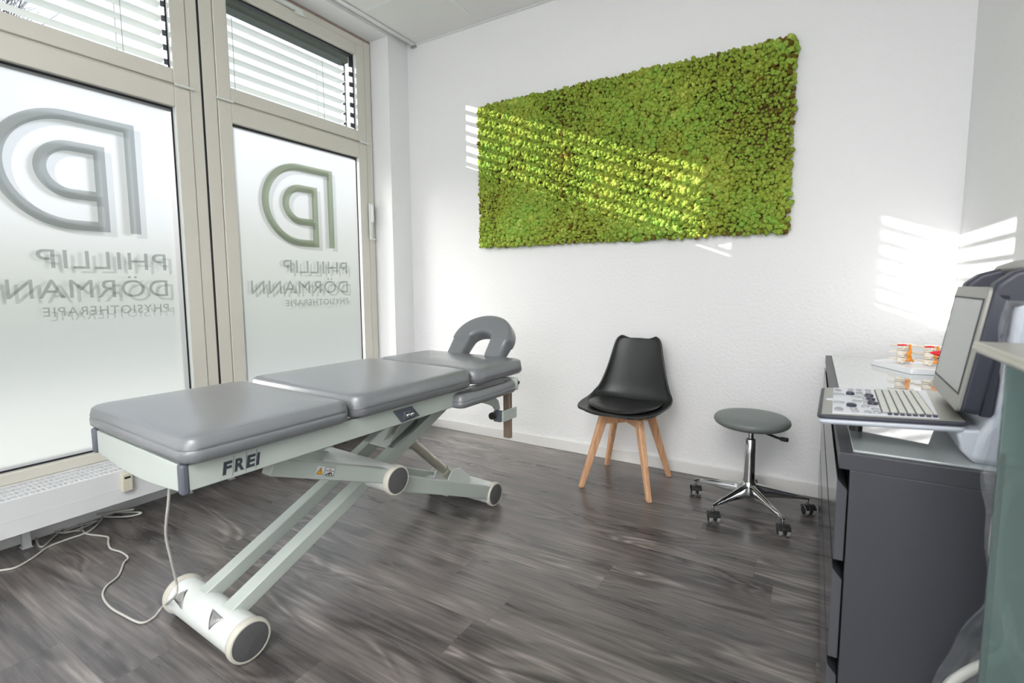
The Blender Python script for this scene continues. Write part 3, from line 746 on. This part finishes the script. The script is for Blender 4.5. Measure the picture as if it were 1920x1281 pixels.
# warning stickers on the right upper arm
dB = V(0, .455, -.186).normalized(); nB = V(0, -dB.z, dB.y)
def onB(a, b): return V(.2226, .86, .578)+dB*a+nB*b
def sq(mb, a0, a1, b0, b1, e=0): mb.add([onB(a0, b0)+V(e, 0, 0), onB(a1, b0)+V(e, 0, 0), onB(a1, b1)+V(e, 0, 0), onB(a0, b1)+V(e, 0, 0)], [(0, 1, 2, 3)])
w1 = MB(); sq(w1, .155, .185, -.014, .016, .0004); sq(w1, .187, .227, -.014, .016, .0004); w1.build('warning_label', M_label, tb)
w2 = MB(); w2.add([onB(.157, -.011)+V(.0008, 0, 0), onB(.183, -.011)+V(.0008, 0, 0), onB(.170, .013)+V(.0008, 0, 0)], [(0, 1, 2)]); 
w3 = MB(); w3.add([onB(.1595, -.0095)+V(.0012, 0, 0), onB(.1805, -.0095)+V(.0012, 0, 0), onB(.170, .010)+V(.0012, 0, 0)], [(0, 1, 2)]); w3.build('warning_triangle', M_yellow, tb)
for a0, a1, b0, b1 in ((.1693, .1707, -.004, .006), (.1693, .1707, -.0075, -.0055)): sq(w2, a0, a1, b0, b1, .0016)
def ln(a0, b0, a1, b1, wd):
    p, q_ = Vector((a0-.06, b0)), Vector((a1-.06, b1)); dd = (q_-p).normalized(); n_ = Vector((-dd.y, dd.x))*wd/2
    w2.add([onB(*(p+n_))+V(.0012, 0, 0), onB(*(q_+n_))+V(.0012, 0, 0), onB(*(q_-n_))+V(.0012, 0, 0), onB(*(p-n_))+V(.0012, 0, 0)], [(0, 1, 2, 3)])
for l in ((.248, -.013, .286, -.013), (.248, .015, .286, .015), (.248, -.013, .248, .015), (.286, -.013, .286, .015)): ln(*l, .001)
ln(.250, .004, .284, .003, .0016); ln(.267, .013, .267, .007, .0014); ln(.264, .009, .267, .006, .0012); ln(.270, .009, .267, .006, .0012)
ln(.254, -.010, .268, -.003, .003); ln(.266, -.003, .276, -.004, .0045); ln(.275, -.004, .281, -.010, .003); ln(.262, -.004, .272, -.011, .0022); ln(.268, -.005, .266, -.011, .0022); ln(.250, -.011, .285, -.0115, .001)
w2.build('warning_pictogram', M_ink, tb)
# face rest: U-shaped pad rising beyond the chest section
fr_ = MB(); path = []
for k in range(25):
    t = k/24; a = PI*(-.12+1.24*t); path.append((.010-.128*math.cos(a), .108+.092*math.sin(a)))
path = [(-.116, -.03)]+[p for p in path if p[1] > .085]+[(.136, -.03)]
path2 = smoothpath([Vector((p[0], p[1], 0)) for p in path], 2)
tilt = math.radians(47); upv = V(0, math.cos(tilt), math.sin(tilt)); nv = V(0, -math.sin(tilt), math.cos(tilt))
rings = []
for i, p in enumerate(path2):
    a = path2[max(i-1, 0)]; b = path2[min(i+1, len(path2)-1)]; t = (b-a).normalized(); side = Vector((-t.y, t.x, 0))
    endf = min(1, .82+.18*min(i, len(path2)-1-i)/3)
    ring = []
    for x_, y_ in rrect(.060*endf, .044*endf, .022, 5):
        q2 = p+side*x_; ring.append(V(0.012, 2.085, .745)+V(q2.x, 0, 0)+upv*q2.y+nv*y_)
    rings.append(ring)
fr_.loft(rings); fr_.build('face_rest', M_vinyl, tb, smooth=True)
fm = MB(); fm.box((-.10, 2.02, .668), (.10, 2.05, .69)); 
for xx in (-.06, .07): fm.tube([(xx, 1.9, .676), (xx, 2.09, .682), (xx, 2.13, .72)], .009, 10)
fm.build('face_rest_bracket', M_steel, tb, smooth=True)
# arm rest pad, post and clamp (right side)
cushion('arm_rest_pad', .305, 1.79, .05, .205, .611, .672, .640, r=.03, parent=tb, crown=.004)
cushion('arm_rest_pad', -.305, 1.79, .05, .205, .611, .672, .640, r=.03, parent=tb, crown=.004)
for s in (-1, 1):
    q = MB(); q.box((s*.305-.045, 1.992, .618), (s*.305+.045, 2.012, .676)); q.build('arm_rest_end', M_tmetal, tb, bevel=.006)
    q = MB(); q.box((s*.295-.019, 1.985, .375), (s*.295+.019, 2.008, .625)); q.build('arm_rest_post', M_bronze, tb, bevel=.002)
    q = MB(); q.box((s*.295-.03, 1.915, .475), (s*.295-.018, 2.03, .527)) if s < 0 else q.box((.316, 1.915, .475), (.327, 2.03, .527))
    q.box((s*.295-.022, 2.01, .48), (s*.295+.022, 2.02, .522))
    pl = [(1.73, .616), (1.82, .616), (1.90, .605), (1.945, .57), (1.96, .525), (1.925, .522), (1.90, .55), (1.86, .568)]
    q.prism(pl, lambda a, b, s=s: (s*.27, a, b), lambda a, b, s=s: (s*.27+.008, a, b))
    q.build('clamp_bracket', M_tmetal, tb, bevel=.002)
    q = MB(); q.box((s*.295-.02, 1.905, .475), (s*.295+.02, 1.935, .527)); q.build('clamp_block', M_block, tb, bevel=.003)
    q = MB(); q.lathe([(.006, 0), (.006, .012), (.016, .012), (.018, .018), (.016, .030), (0, .032)], Matrix.Translation((s*.285, 1.905, .508)) @ Matrix.Rotation(PI/2, 4, 'X'), 14); q.build('clamp_knob', M_dark, tb, smooth=True)
q = MB(); q.lathe([(.005, 0), (.005, .012), (.010, .012), (.012, .016), (.010, .026), (0, .027)], Matrix.Translation((.33, 2.012, .648)) @ Matrix.Rotation(-PI/2, 4, 'X'), 14); q.build('end_knob', M_dark, tb, smooth=True)

# ------------------------------------------------------------------ cables
def cable(name, pts, r, label, n=8, z=None):
    mb = MB(); mb.tube(smoothpath(pts, n), r, 8); o = mb.build(name, M_cable, smooth=True); tag(o, label, 'cable'); return o
def fpt(u, v, z=.0045):
    """floor point under a photo pixel, used only to lay out where cords lie"""
    d = r2*((u-CXP)/F_PX)+u2*(-(v-CYP)/F_PX)+fwd; t = (z-CAM_H)/d.z; return Vector((0, 0, CAM_H))+d*t
def tpt(u, v, yl):
    d = r2*((u-CXP)/F_PX)+u2*(-(v-CYP)/F_PX)+fwd; ey = V(math.sin(TH), math.cos(TH), 0); t = (TO.dot(ey)+yl)/d.dot(ey); return Vector((0, 0, CAM_H))+d*t
p = [tpt(318, 905, .63), tpt(316, 940, .63), tpt(311, 1000, .64), tpt(321, 1050, .66), tpt(331, 1095, .685), tpt(328, 1118, .675)]
p += [fpt(305, 1138, .03), fpt(288, 1158), fpt(264, 1168), fpt(232, 1154), fpt(206, 1138), fpt(193, 1118), fpt(199, 1100), fpt(222, 1080), fpt(232, 1056), fpt(240, 1046), fpt(228, 1036), fpt(208, 1029), fpt(203, 1018), fpt(203, 1008), fpt(190, 1005), fpt(160, 1000), fpt(152, 985), fpt(141, 972), V(-2.80, 1.0, .05)]
cable('power_cable', p, .0038, 'thin pale power cable hanging from the table foot end and winding over the floor')
p = [fpt(-60, 1078), fpt(0, 1070), fpt(30, 1064), fpt(62, 1046), fpt(90, 1026), fpt(125, 1012), fpt(160, 1000), fpt(178, 988), fpt(191, 973), fpt(188, 966), fpt(170, 962), V(-2.81, 1.03, .02), V(-2.86, .98, .006), fpt(140, 970), fpt(118, 992), fpt(98, 1010), fpt(80, 1025), fpt(71, 1020), fpt(67, 1002), fpt(71, 988), V(-2.9, .78, .006), V(-2.92, .9, .006), fpt(120, 996), fpt(152, 995)]
cable('extension_lead', p, .0042, 'thicker pale grey cable looping on the floor below the radiator')

# ------------------------------------------------------------------ shell chair
ch = thing('dining_chair', 'black plastic shell chair with four beech legs against the back wall', 'chair', (-.887, 2.62, 0))
prof = [(-.245, .436, .150), (-.238, .442, .188), (-.19, .440, .222), (-.10, .436, .238), (0, .430, .243), (.075, .436, .238), (.125, .458, .228), (.150, .50, .213), (.162, .56, .195), (.174, .64, .172), (.186, .72, .153), (.197, .78, .140), (.203, .808, .124), (.205, .820, .100)]
up_k = [.012, .016, .026, .036, .044, .055, .066, .062, .05, .04, .034, .028, .026, .024]
nrm_ang = [80, 85, 90, 92, 92, 110, 135, 155, 168, 172, 173, 173, 173, 173]
pr = smoothpath([Vector(q) for q in prof], 3); ks = smoothpath([Vector((a, b, 0)) for a, b in zip(up_k, nrm_ang)], 3)
sh = MB(); nu = 16; vs = []
for i, q in enumerate(pr):
    k, ang = ks[i].x, math.radians(ks[i].y); nd = (math.cos(ang), math.sin(ang))
    last = i/(len(pr)-1)
    for j in range(nu+1):
        u = -1+2*j/nu; x = math.sin(u*PI/2*.86)/math.sin(PI/2*.86)*q.z
        e = k*abs(u)**2.2
        yv, zv = q.x+nd[0]*e, q.y+nd[1]*e
        if last > .86: zv -= .016*(1-min(1, abs(u)*1.25)**2)*(last-.86)/.14
        if last < .1: yv += .035*abs(u)**2*(1-last/.1)
        vs.append((x, yv, zv))
nv_ = len(pr); sh.add(vs, [(i*(nu+1)+j, i*(nu+1)+j+1, (i+1)*(nu+1)+j+1, (i+1)*(nu+1)+j) for i in range(nv_-1) for j in range(nu)])
so = sh.build('shell', M_shell, ch, smooth=True); so.data.shade_smooth()
m_ = so.modifiers.new('s', 'SOLIDIFY'); m_.thickness = .012; m_.offset = 0; m_ = so.modifiers.new('b', 'SUBSURF'); m_.levels = m_.render_levels = 1
# seat pad
sp = MB(); rings = []
for ins, dz in ((.03, -.012), (.008, -.006), (0, .003), (.004, .012), (.018, .019), (.05, .025), (.10, .028), (.17, .029)):
    ring = []
    for k in range(40):
        a = 2*PI*k/40; ex_ = .195-ins; ey_ = .185-ins; c, s = math.cos(a), math.sin(a)
        x = ex_*abs(c)**.8*(1 if c > 0 else -1); y = -.035+ey_*abs(s)**.8*(1 if s > 0 else -1)
        base = .438+.045*(x/.24)**2+.015*max(0, -(y+.05)/.2)+.03*max(0, y-.05)
        ring.append((x, y, base+dz*.85))
    rings.append(ring)
sp.loft(rings); o = sp.build('seat_pad', M_leather, ch, smooth=True); o.data.shade_smooth()
def taper(p0, p1, a0, b0, a1, b1, rz=0):
    """tapered rectangular bar from p0 to p1 with half sizes a,b"""
    mb = MB(); rings = []
    for p, a, b in ((p0, a0, b0), (p1, a1, b1)):
        rings.append([Vector(p)+Matrix.Rotation(rz, 3, 'Z') @ V(x*a, y*b, 0) for x, y in ((1, 1), (-1, 1), (-1, -1), (1, -1))])
    mb.loft(rings); return mb
for sx_, sy_, fx_, fy_ in ((-1, -1, -.192, -.198), (1, -1, .192, -.196), (-1, 1, -.190, .192), (1, 1, .192, .204)):
    rz = math.atan2(sy_, sx_)
    tp = V(sx_*.098, sy_*.098, .405); ft = V(fx_, fy_, 0)
    mb = taper(tp, ft, .026, .016, .014, .013, rz)
    mb.build('leg', M_wood, ch, bevel=.006, seg=3)
for a in (PI/4, -PI/4):
    mb = MB(); R_ = Matrix.Rotation(a, 4, 'Z'); z0 = .352 if a > 0 else .353
    mb.prism([(-.145, .408), (.145, .408), (.13, z0), (-.13, z0)], lambda p_, q_: R_ @ V(p_, -.011, q_), lambda p_, q_: R_ @ V(p_, .011, q_))
    mb.build('cross_rail', M_wood, ch, bevel=.003)
mb = MB(); mb.lathe([(.05, .405), (.09, .412), (.09, .420), (.04, .424)], None, 20); mb.build('mounting_plate', M_dark, ch, smooth=True)

# ------------------------------------------------------------------ rolling stool
st = thing('rolling_stool', 'round grey padded stool on a chrome five-star base with casters', 'stool', (-.243, 2.61, 0))
mb = MB(); mb.lathe([(.02, .424), (.10, .424), (.155, .430), (.170, .440), (.176, .452), (.174, .463), (.162, .474), (.13, .482), (.08, .486), (0, .487)], None, 56); mb.build('seat', M_stoolv, st, smooth=True)
mb = MB(); mb.lathe([(.03, .405), (.045, .413), (.09, .418), (.10, .426), (.02, .426)], None, 24); mb.build('seat_plate', M_dark, st, smooth=True)
mb = MB(); mb.tube([(0, 0, .34), (0, 0, .415)], .014, 20); mb.build('gas_lift', M_chrome, st, smooth=True)
mb = MB(); mb.lathe([(.030, .10), (.027, .16), (.0255, .26), (.0245, .358), (.021, .362), (0, .363)], None, 28); mb.build('column', M_chrome, st, smooth=True)
mb = MB(); mb.lathe([(.022, .058), (.034, .07), (.040, .10), (.038, .125), (.030, .142), (.0, .143)], None, 28); mb.build('hub', M_chrome, st, smooth=True)
mb = MB(); mb.tube(smoothpath([(.03, -.02, .412), (.08, -.05, .408), (.13, -.075, .402), (.165, -.09, .404)], 4), [.006]*9+[.010]*4, 10); mb.build('height_lever', M_dark, st, smooth=True)
for ang in (172, 241, 308, 16, 93):
    a = math.radians(ang); d = V(math.cos(a), math.sin(a), 0); n = V(-d.y, d.x, 0)
    mb = MB(); rings = []
    for t, hw, zt_, zb in ((.02, .020, .135, .070), (.07, .017, .125, .068), (.16, .012, .105, .074), (.24, .009, .090, .074), (.268, .0085, .084, .074), (.276, .006, .082, .075)):
        c = d*t; rings.append([c+n*hw*.25+V(0, 0, zt_), c-n*hw*.25+V(0, 0, zt_), c-n*hw+V(0, 0, zt_-.012 if zt_-.012 > zb else zb+.004), c-n*hw*.8+V(0, 0, zb), c+n*hw*.8+V(0, 0, zb), c+n*hw+V(0, 0, zt_-.012 if zt_-.012 > zb else zb+.004)])
    mb.loft(rings); mb.tube([d*.268+V(0, 0, .05), d*.268+V(0, 0, .08)], .006, 10); mb.build('base_arm', M_chrome, st, smooth=True)
    # caster: fork hood, two wheels with grey treads, swivelled a little
    sw = math.radians(-62+random.uniform(-12, 12)); t_ = V(math.cos(sw), math.sin(sw), 0); s_ = V(-t_.y, t_.x, 0); c0 = d*.268+t_*.012
    Mw = Matrix(((s_.x, t_.x, 0, 0), (s_.y, t_.y, 0, 0), (0, 0, 1, 0), (0, 0, 0, 1)))
    cs = MB(); rings = []
    pl = [(.0285*math.cos(PI*k/10), .030+.026*math.sin(PI*k/10)) for k in range(11)]+[(-.027, .022), (-.010, .018), (.010, .018), (.027, .022)]
    cs.prism(pl, lambda p_, q_: Matrix.Translation(c0) @ Mw @ V(-.0085, p_, q_), lambda p_, q_: Matrix.Translation(c0) @ Mw @ V(.0085, p_, q_))
    arch = [(.0290*math.cos(PI*(k/10*.8+.1)), .0245+.0305*math.sin(PI*(k/10*.8+.1))) for k in range(11)]; arch += [(p_*.89, .0245+(q_-.0245)*.89) for p_, q_ in reversed(arch)]
    cs.prism(arch, lambda p_, q_: Matrix.Translation(c0) @ Mw @ V(-.026, p_, q_), lambda p_, q_: Matrix.Translation(c0) @ Mw @ V(.026, p_, q_))
    co = cs.build('caster', M_dark, st, bevel=.004)
    for q_ in (-1, 1):
        wv = MB(); wv.lathe([(.006, -.008), (.022, -.008), (.0245, -.005), (.0245, .005), (.022, .008), (.006, .008)], Matrix.Translation(c0+V(0, 0, .0245)+s_*q_*.0165) @ s_.to_track_quat('Z', 'Y').to_matrix().to_4x4(), 24, 0)
        wv.lathe2([(.0222, -.0083), (.0238, -.0083), (.0250, -.003), (.0250, .003), (.0238, .0083), (.0222, .0083)], Matrix.Translation(c0+V(0, 0, .0249)+s_*q_*.0165) @ s_.to_track_quat('Z', 'Y').to_matrix().to_4x4(), 24, 1)
        wv.build('wheel', [M_dark, M_castg], co, smooth=True)

# ------------------------------------------------------------------ chest of drawers
CX0, CX1, CY0, CY1, CZ = .060, .545, 1.18, 2.775, .78
cb = thing('chest_of_drawers', 'dark grey six-drawer chest with a glass top along the right wall', 'chest of drawers', (CX0, CY0, 0))
LX, LY = CX1-CX0, CY1-CY0
mb = MB(); mb.box((.0, 0, .745), (LX, LY, .780)); mb.build('top_board', M_cab, cb, bevel=.0015)
mb = MB(); mb.box((.020, 0, 0), (LX, .018, .745)); mb.box((.020, LY-.018, 0), (LX, LY, .745)); mb.box((.022, .018, .0), (LX, LY-.018, .06)); mb.box((.30, .018, .06), (LX, LY-.018, .745)); mb.box((.03, LY/2-.008, .06), (.3, LY/2+.008, .745))
mb.build('carcass', M_cab, cb, bevel=.001)
zs = ((.545, .722), (.325, .525), (.10, .306))
for col in range(2):
    ya, yb = (.0015, LY/2-.0015) if col == 0 else (LY/2+.0015, LY-.0015)
    for z0, z1 in zs:
        d = MB()
        # front board with the slanted finger-pull along its top edge
        d.prism([(-.002, z0), (.017, z0), (.017, z1-.022), (.014, z1-.018), (-.002, z1)], lambda a, b: (a, ya, b), lambda a, b: (a, yb, b))
        d.box((.02, ya+.02, z0+.02), (.285, yb-.02, z1-.04)); d.build('drawer', M_cabf, cb, bevel=.0015)
mb = MB(); mb.box((.024, .014, .7802), (LX-.006, LY-.014, .7845)); mb.build('glass_top', M_topglass, cb, bevel=.001)

# ------------------------------------------------------------------ portable ultrasound unit
ZT = .7845
us = thing('ultrasound_unit', 'portable ultrasound machine with upright screen and keyboard on the chest', 'ultrasound machine', (.16, 1.38, ZT), -.035)
cL, cR, yN, yFf = -.138, .112, -.165, .165      # control panel extents (local)
def pz(x): return .060+(x-cL)*.075                 # rising deck
def deck(poly, z0, z1, name, m, bev=.003):
    mb = MB(); mb.prism(poly, lambda a, b: (a, b, pz(a)+z0), lambda a, b: (a, b, pz(a)+z1)); return mb.build(name, m, us, bevel=bev)
ro = [(a, b) for a, b in rrect(.125, .165, .014, 4)]; ro = [(a-.013, b) for a, b in ro]
deck([(a*.985+.0, b*.985) for a, b in ro], -.021, -.008, 'lower_shell', M_usgrey, .005)
deck(ro, -.008, .000, 'deck_rim', M_usdark, .002)
deck([(-.130, -.158), (.108, -.158), (.108, .158), (-.130, .158)], .0, .0015, 'deck_surface', M_usbez, .0005)
deck([(-.110, -.150), (.070, -.150), (.085, .152), (-.110, .152), (-.110, .012), (-.124, .004), (-.124, -.004), (-.110, -.012)], .0015, .0030, 'key_field', M_usplate, .0005)
kb = MB(); kb2 = MB()
deck([(-.022, -.128), (.066, -.128), (.066, .138), (-.022, .138)], .003, .0038, 'keyboard_bed', M_usdark, .0003)
for i in range(6):
    for j in range(12):
        x0 = -.0195+i*.0143; y0 = -.125+j*.0218
        kb2.prism([(x0, y0), (x0+.0112, y0), (x0+.0112, y0+.0182), (x0, y0+.0182)], lambda a, b: (a, b, pz(a)+.0036), lambda a, b: (a, b, pz(a)+.0062))
kb2.build('keyboard_keys', M_keyl, us)
for k in range(8):
    x0 = -.012+k*.0105; mb = MB(); mb.prism([(x0, -.146), (x0+.007, -.146), (x0+.007, -.136), (x0, -.136)], lambda a, b: (a, b, pz(a)+.003), lambda a, b: (a, b, pz(a)+.007)); mb.build('function_key', M_usdark, us)
for (x, y, a, b, tall) in ((-.100, .11, .008, .010, 0), (-.098, .055, .012, .006, 0), (-.098, -.045, .012, .006, 0), (-.098, -.115, .009, .014, 0), (-.073, .12, .006, .007, 0), (-.072, .09, .006, .006, 0), (-.074, .065, .009, .011, 1), (-.055, .12, .006, .006, 0), (-.055, .08, .007, .006, 0), (-.062, .03, .010, .006, 0),
                           (-.062, -.02, .010, .006, 0), (-.045, .055, .006, .005, 0), (-.045, .02, .006, .005, 0), (-.045, -.01, .006, .005, 0), (-.045, -.04, .006, .005, 0), (-.074, -.075, .010, .012, 1), (-.070, -.105, .007, .006, 0), (-.068, -.13, .007, .006, 0), (-.048, -.075, .008, .006, 0), (-.046, -.132, .007, .007, 0),
                           (-.035, .12, .006, .006, 0), (-.035, .09, .006, .005, 0), (-.036, .045, .009, .009, 1), (-.035, 0, .009, .009, 1), (-.033, -.045, .010, .009, 1), (-.031, -.10, .007, .006, 0), (-.030, -.132, .007, .006, 0)):
    mb = MB(); hh = .008 if tall else .005
    mb.lathe([(1, .003), (1, hh), (.8, hh+.0015), (0, hh+.0015)], Matrix.Translation((x, y, pz(x))) @ Matrix.Diagonal((a, b, 1, 1)), 18)
    mb.build('control_button' if not tall else 'control_knob', M_key if not tall else M_usdark, us, smooth=True)
# hinge block, base and rear housing
mb = MB(); mb.prism([(.095, .062), (.14, .066), (.150, .030), (.175, .0), (.125, .0), (.105, .02)], lambda a, b: (a, -.158, b), lambda a, b: (a, .158, b)); mb.build('hinge_block', M_usgrey, us, bevel=.006, seg=3)
mb = MB(); mb.prism([(.118, .004), (.26, .004), (.26, .33), (.165, .33), (.150, .10), (.128, .062)], lambda a, b: (a, -.165, b), lambda a, b: (a, .165, b)); mb.build('rear_housing', M_usgrey, us, bevel=.012, seg=3)
mb = MB(); mb.prism([(.128, .09), (.148, .09), (.163, .325), (.15, .325)], lambda a, b: (a, -.150, b), lambda a, b: (a, .150, b)); mb.build('housing_face', M_usdark, us, bevel=.003)
mb = MB()
for yy in (-.13, .13): mb.lathe([(.014, 0), (.014, .005)], Matrix.Translation((.15, yy, 0)), 14); mb.lathe([(.014, 0), (.014, .005)], Matrix.Translation((.24, yy, 0)), 14)
mb.lathe([(.012, 0), (.012, .036)], Matrix.Translation((-.06, .12, 0)), 14); mb.lathe([(.012, 0), (.012, .036)], Matrix.Translation((-.06, -.02, 0)), 14)
mb.build('rubber_feet', M_dark, us)
# screen lid, leaning back
b0, t0 = V(.092, -.015, .098), V(.126, -.015, .338)
e1 = (t0-b0).normalized(); e2 = V(-e1.z, 0, e1.x); LH = (t0-b0).length
def lid(a, y, c): return b0+e1*a+V(0, y, 0)-e2*c   # c = depth to the back (+x)
mb = MB(); pts = rrect(.150, LH/2, .012, 4)
mb.prism(pts, lambda y, a: lid(a+LH/2, y, .006), lambda y, a: lid(a+LH/2, y, .034)); mb.build('screen_lid', M_usdark, us, bevel=.004)
mb = MB(); mb.prism(pts, lambda y, a: lid(a+LH/2, y*.985, .0), lambda y, a: lid(a+LH/2, y*.985, .006)); mb.build('screen_bezel', M_usbez, us, bevel=.001)
mb = MB(); mb.prism([(-.131, .031), (.139, .031), (.139, LH-.022), (-.131, LH-.022)], lambda y, a: lid(a, y, -.0012), lambda y, a: lid(a, y, .001)); mb.build('screen_gasket', M_ink, us)
mb = MB(); mb.prism([(-.126, .036), (.126, .036), (.126, LH-.026), (-.126, LH-.026)], lambda y, a: lid(a, y, -.0018), lambda y, a: lid(a, y, 0)); mb.build('screen', M_screen, us)
# carrying handle sweeping back from the screen top
for yy in (-.165, .085):
    mb = MB(); mb.prism([(.128, .322), (.135, .345), (.158, .366), (.20, .380), (.30, .388), (.30, .30), (.17, .30), (.14, .31)], lambda a, b, yy=yy: (a, yy, b), lambda a, b, yy=yy: (a, yy+.05, b)); mb.build('handle_arm', M_usdark, us, bevel=.008, seg=3)
mb = MB(); mb.tube(smoothpath([(.20, -.13, .372), (.205, -.06, .378), (.205, .06, .378), (.20, .13, .372)], 5), .014, 14); mb.build('carry_handle', M_usbez, us, smooth=True)
mb = MB(); mb.prism([(.128, .336), (.28, .342), (.28, .325), (.13, .322)], lambda a, b: (a, -.15, b), lambda a, b: (a, .15, b)); mb.build('handle_well', M_usdark, us, bevel=.002)

# ------------------------------------------------------------------ spine model, red-capped stand, vase
sm = thing('spine_model', 'white and orange model of two vertebra blocks on a white base', 'anatomical model', (.385, 2.46, ZT))
mb = MB(); mb.prism([(-.165, .055), (-.055, -.15), (.10, -.10), (.10, .15), (-.08, .15)], lambda a, b: (a, b, 0), lambda a, b: (a*.96, b*.96, .022)); mb.build('base_block', M_white, sm, bevel=.003)
for cxs, cys in ((-.062, .01), (.022, -.01)):
    mb = MB()
    for lvl in range(3):
        z = .026+lvl*.028
        mb.lathe([(.010, 0), (.024, .001), (.0225, .010), (.024, .019), (.010, .020)], Matrix.Translation((cxs, cys, z)) @ Matrix.Diagonal((1, .85, 1, 1)), 22)
        for s in (-1, 1):
            mb.tube([(cxs+s*.012, cys+.015, z+.010), (cxs+s*.035, cys+.022, z+.011), (cxs+s*.044, cys+.026, z+.008)], [.006, .0045, .003], 8)
        mb.tube([(cxs, cys-.02, z+.008), (cxs-.008, cys-.042, z+.003)], [.006, .004], 8)
    mb.build('vertebra_block', M_bone, sm, smooth=True)
    mb = MB()
    for lvl in range(2):
        z = .046+lvl*.028; mb.lathe([(.008, 0), (.023, .001), (.023, .007), (.008, .008)], Matrix.Translation((cxs, cys, z)) @ Matrix.Diagonal((.95, .82, 1, 1)), 20)
    mb.build('disc', M_bone, sm, smooth=True)
    mb = MB()
    mb.tube(smoothpath([(cxs+.017, cys-.018, .100), (cxs+.020, cys-.021, .075), (cxs+.014, cys-.022, .06), (cxs+.022, cys-.020, .045), (cxs+.008, cys-.024, .034)], 4), [.004]*5+[.007]*6+[.005]*6, 8)
    mb.tube([(cxs+.015, cys-.02, .04), (cxs+.034, cys-.012, .032)], [.006, .003], 8); mb.build('nerve', M_orange, sm, smooth=True)
    mb = MB(); mb.tube([(cxs-.022, cys-.012, .095), (cxs-.006, cys-.024, .098), (cxs+.008, cys-.022, .097)], [.0025, .0035, .002], 8); mb.build('artery', M_red, sm, smooth=True)
rs = thing('red_capped_stand', 'black wire stand topped with a pointed red cap beside the spine model', 'stand', (.405, 2.14, ZT))
mb = MB()
for a in (0, 2.1, 4.2): mb.tube([(.035*math.cos(a), .035*math.sin(a), 0), (.03*math.cos(a), .03*math.sin(a), .088)], .0025, 8)
mb.lathe([(.034, 0), (.034, .003)], None, 24); mb.lathe([(.033, .086), (.033, .090)], None, 24); mb.build('wire_stand', M_dark, rs)
mb = MB(); mb.lathe([(.0005, -.055), (.010, -.042), (.022, -.015), (.026, .01), (.020, .03), (.004, .04)], Matrix.Translation((0, 0, .106)) @ Matrix.Rotation(PI/2, 4, 'Y') @ Matrix.Diagonal((.62, 1, 1, 1)), 24); mb.build('cap', M_red, rs, smooth=True)
vs_ = MB(); vs_.lathe([(.034, .002), (.036, .004), (.036, .20), (.0345, .20), (.0345, .006), (.005, .005)], None, 32); vo = vs_.build('glass_vase', M_vase, smooth=True, loc=(.455, 2.26, ZT)); tag(vo, 'tall clear glass cylinder behind the screen on the chest', 'vase')

# ------------------------------------------------------------------ probe cover (thin plastic sleeve with its cable) and the tall cart at the right edge
pc = thing('plastic_sleeve', 'crumpled transparent plastic sleeve with a cable hanging beside the chest', 'plastic cover', (.30, 1.10, 0))
path = [(-.025, 1.10), (-.022, 1.02), (-.018, .95), (-.028, .86), (-.034, .77), (-.026, .70), (-.030, .60), (-.055, .50), (-.075, .40), (-.10, .28), (-.11, .15)]
mb = MB(); rings = []
for i, q in enumerate(smoothpath([Vector((a, b, 0)) for a, b in path], 5)):
    ring = []
    for k in range(26):
        t = k/25; wd = .10+.01*math.sin(i*.4)
        if q.y > .78: x = q.x+t*wd
        else: x = q.x+t*(wd+.05)
        yv = .022*math.sin(t*9+i*.16)+.012*math.sin(t*23+i*.35)+.02*mnoise.noise(V(t*5, i*.12, 3))
        ring.append((x+.008*mnoise.noise(V(t*4, i*.25, 0)), yv, q.y))
    rings.append(ring)
mb.loft(rings, 0, False, False); mb.build('sleeve', M_plastic, pc, smooth=True)
mb = MB(); mb.tube(smoothpath([(.045, .02, .83), (.004, .02, .77), (-.006, .02, .70), (-.002, .02, .62), (.02, .02, .54), (.02, .02, .48), (-.03, .02, .42), (-.06, .02, .36), (-.08, .02, .2), (-.08, .02, .02)], 5), .0085, 12); mb.build('probe_cable', M_cable, pc, smooth=True)
ca = thing('glass_cart', 'tall cart with a satin metal-edged top and green glass side at the right edge', 'cart', (.222, .93, 0))
mb = MB(); mb.box((-.005, -.62, 1.033), (.30, .07, 1.040)); mb.build('top_plate', M_alu, ca, bevel=.002)
mb = MB(); mb.tube([(0, -.62, 1.031), (0, .065, 1.031)], .0075, 14); mb.tube([(0, .065, 1.031), (.30, .065, 1.031)], .0075, 14); mb.build('top_edging', M_alu, ca, smooth=True)
mb = MB(); mb.box((.020, .010, .05), (.30, .018, 1.02)); mb.build('glass_panel', M_ggreen, ca, bevel=.002)
mb = MB(); mb.box((.023, .018, .05), (.030, .026, .88)); mb.build('panel_edge_seal', M_usdark, ca)
mb = MB()
for xx, yy in ((.285, .03), (.285, -.60), (.03, -.60)): mb.box((xx-.012, yy-.012, 0), (xx+.012, yy+.012, 1.03))
mb.build('posts', M_alu, ca)
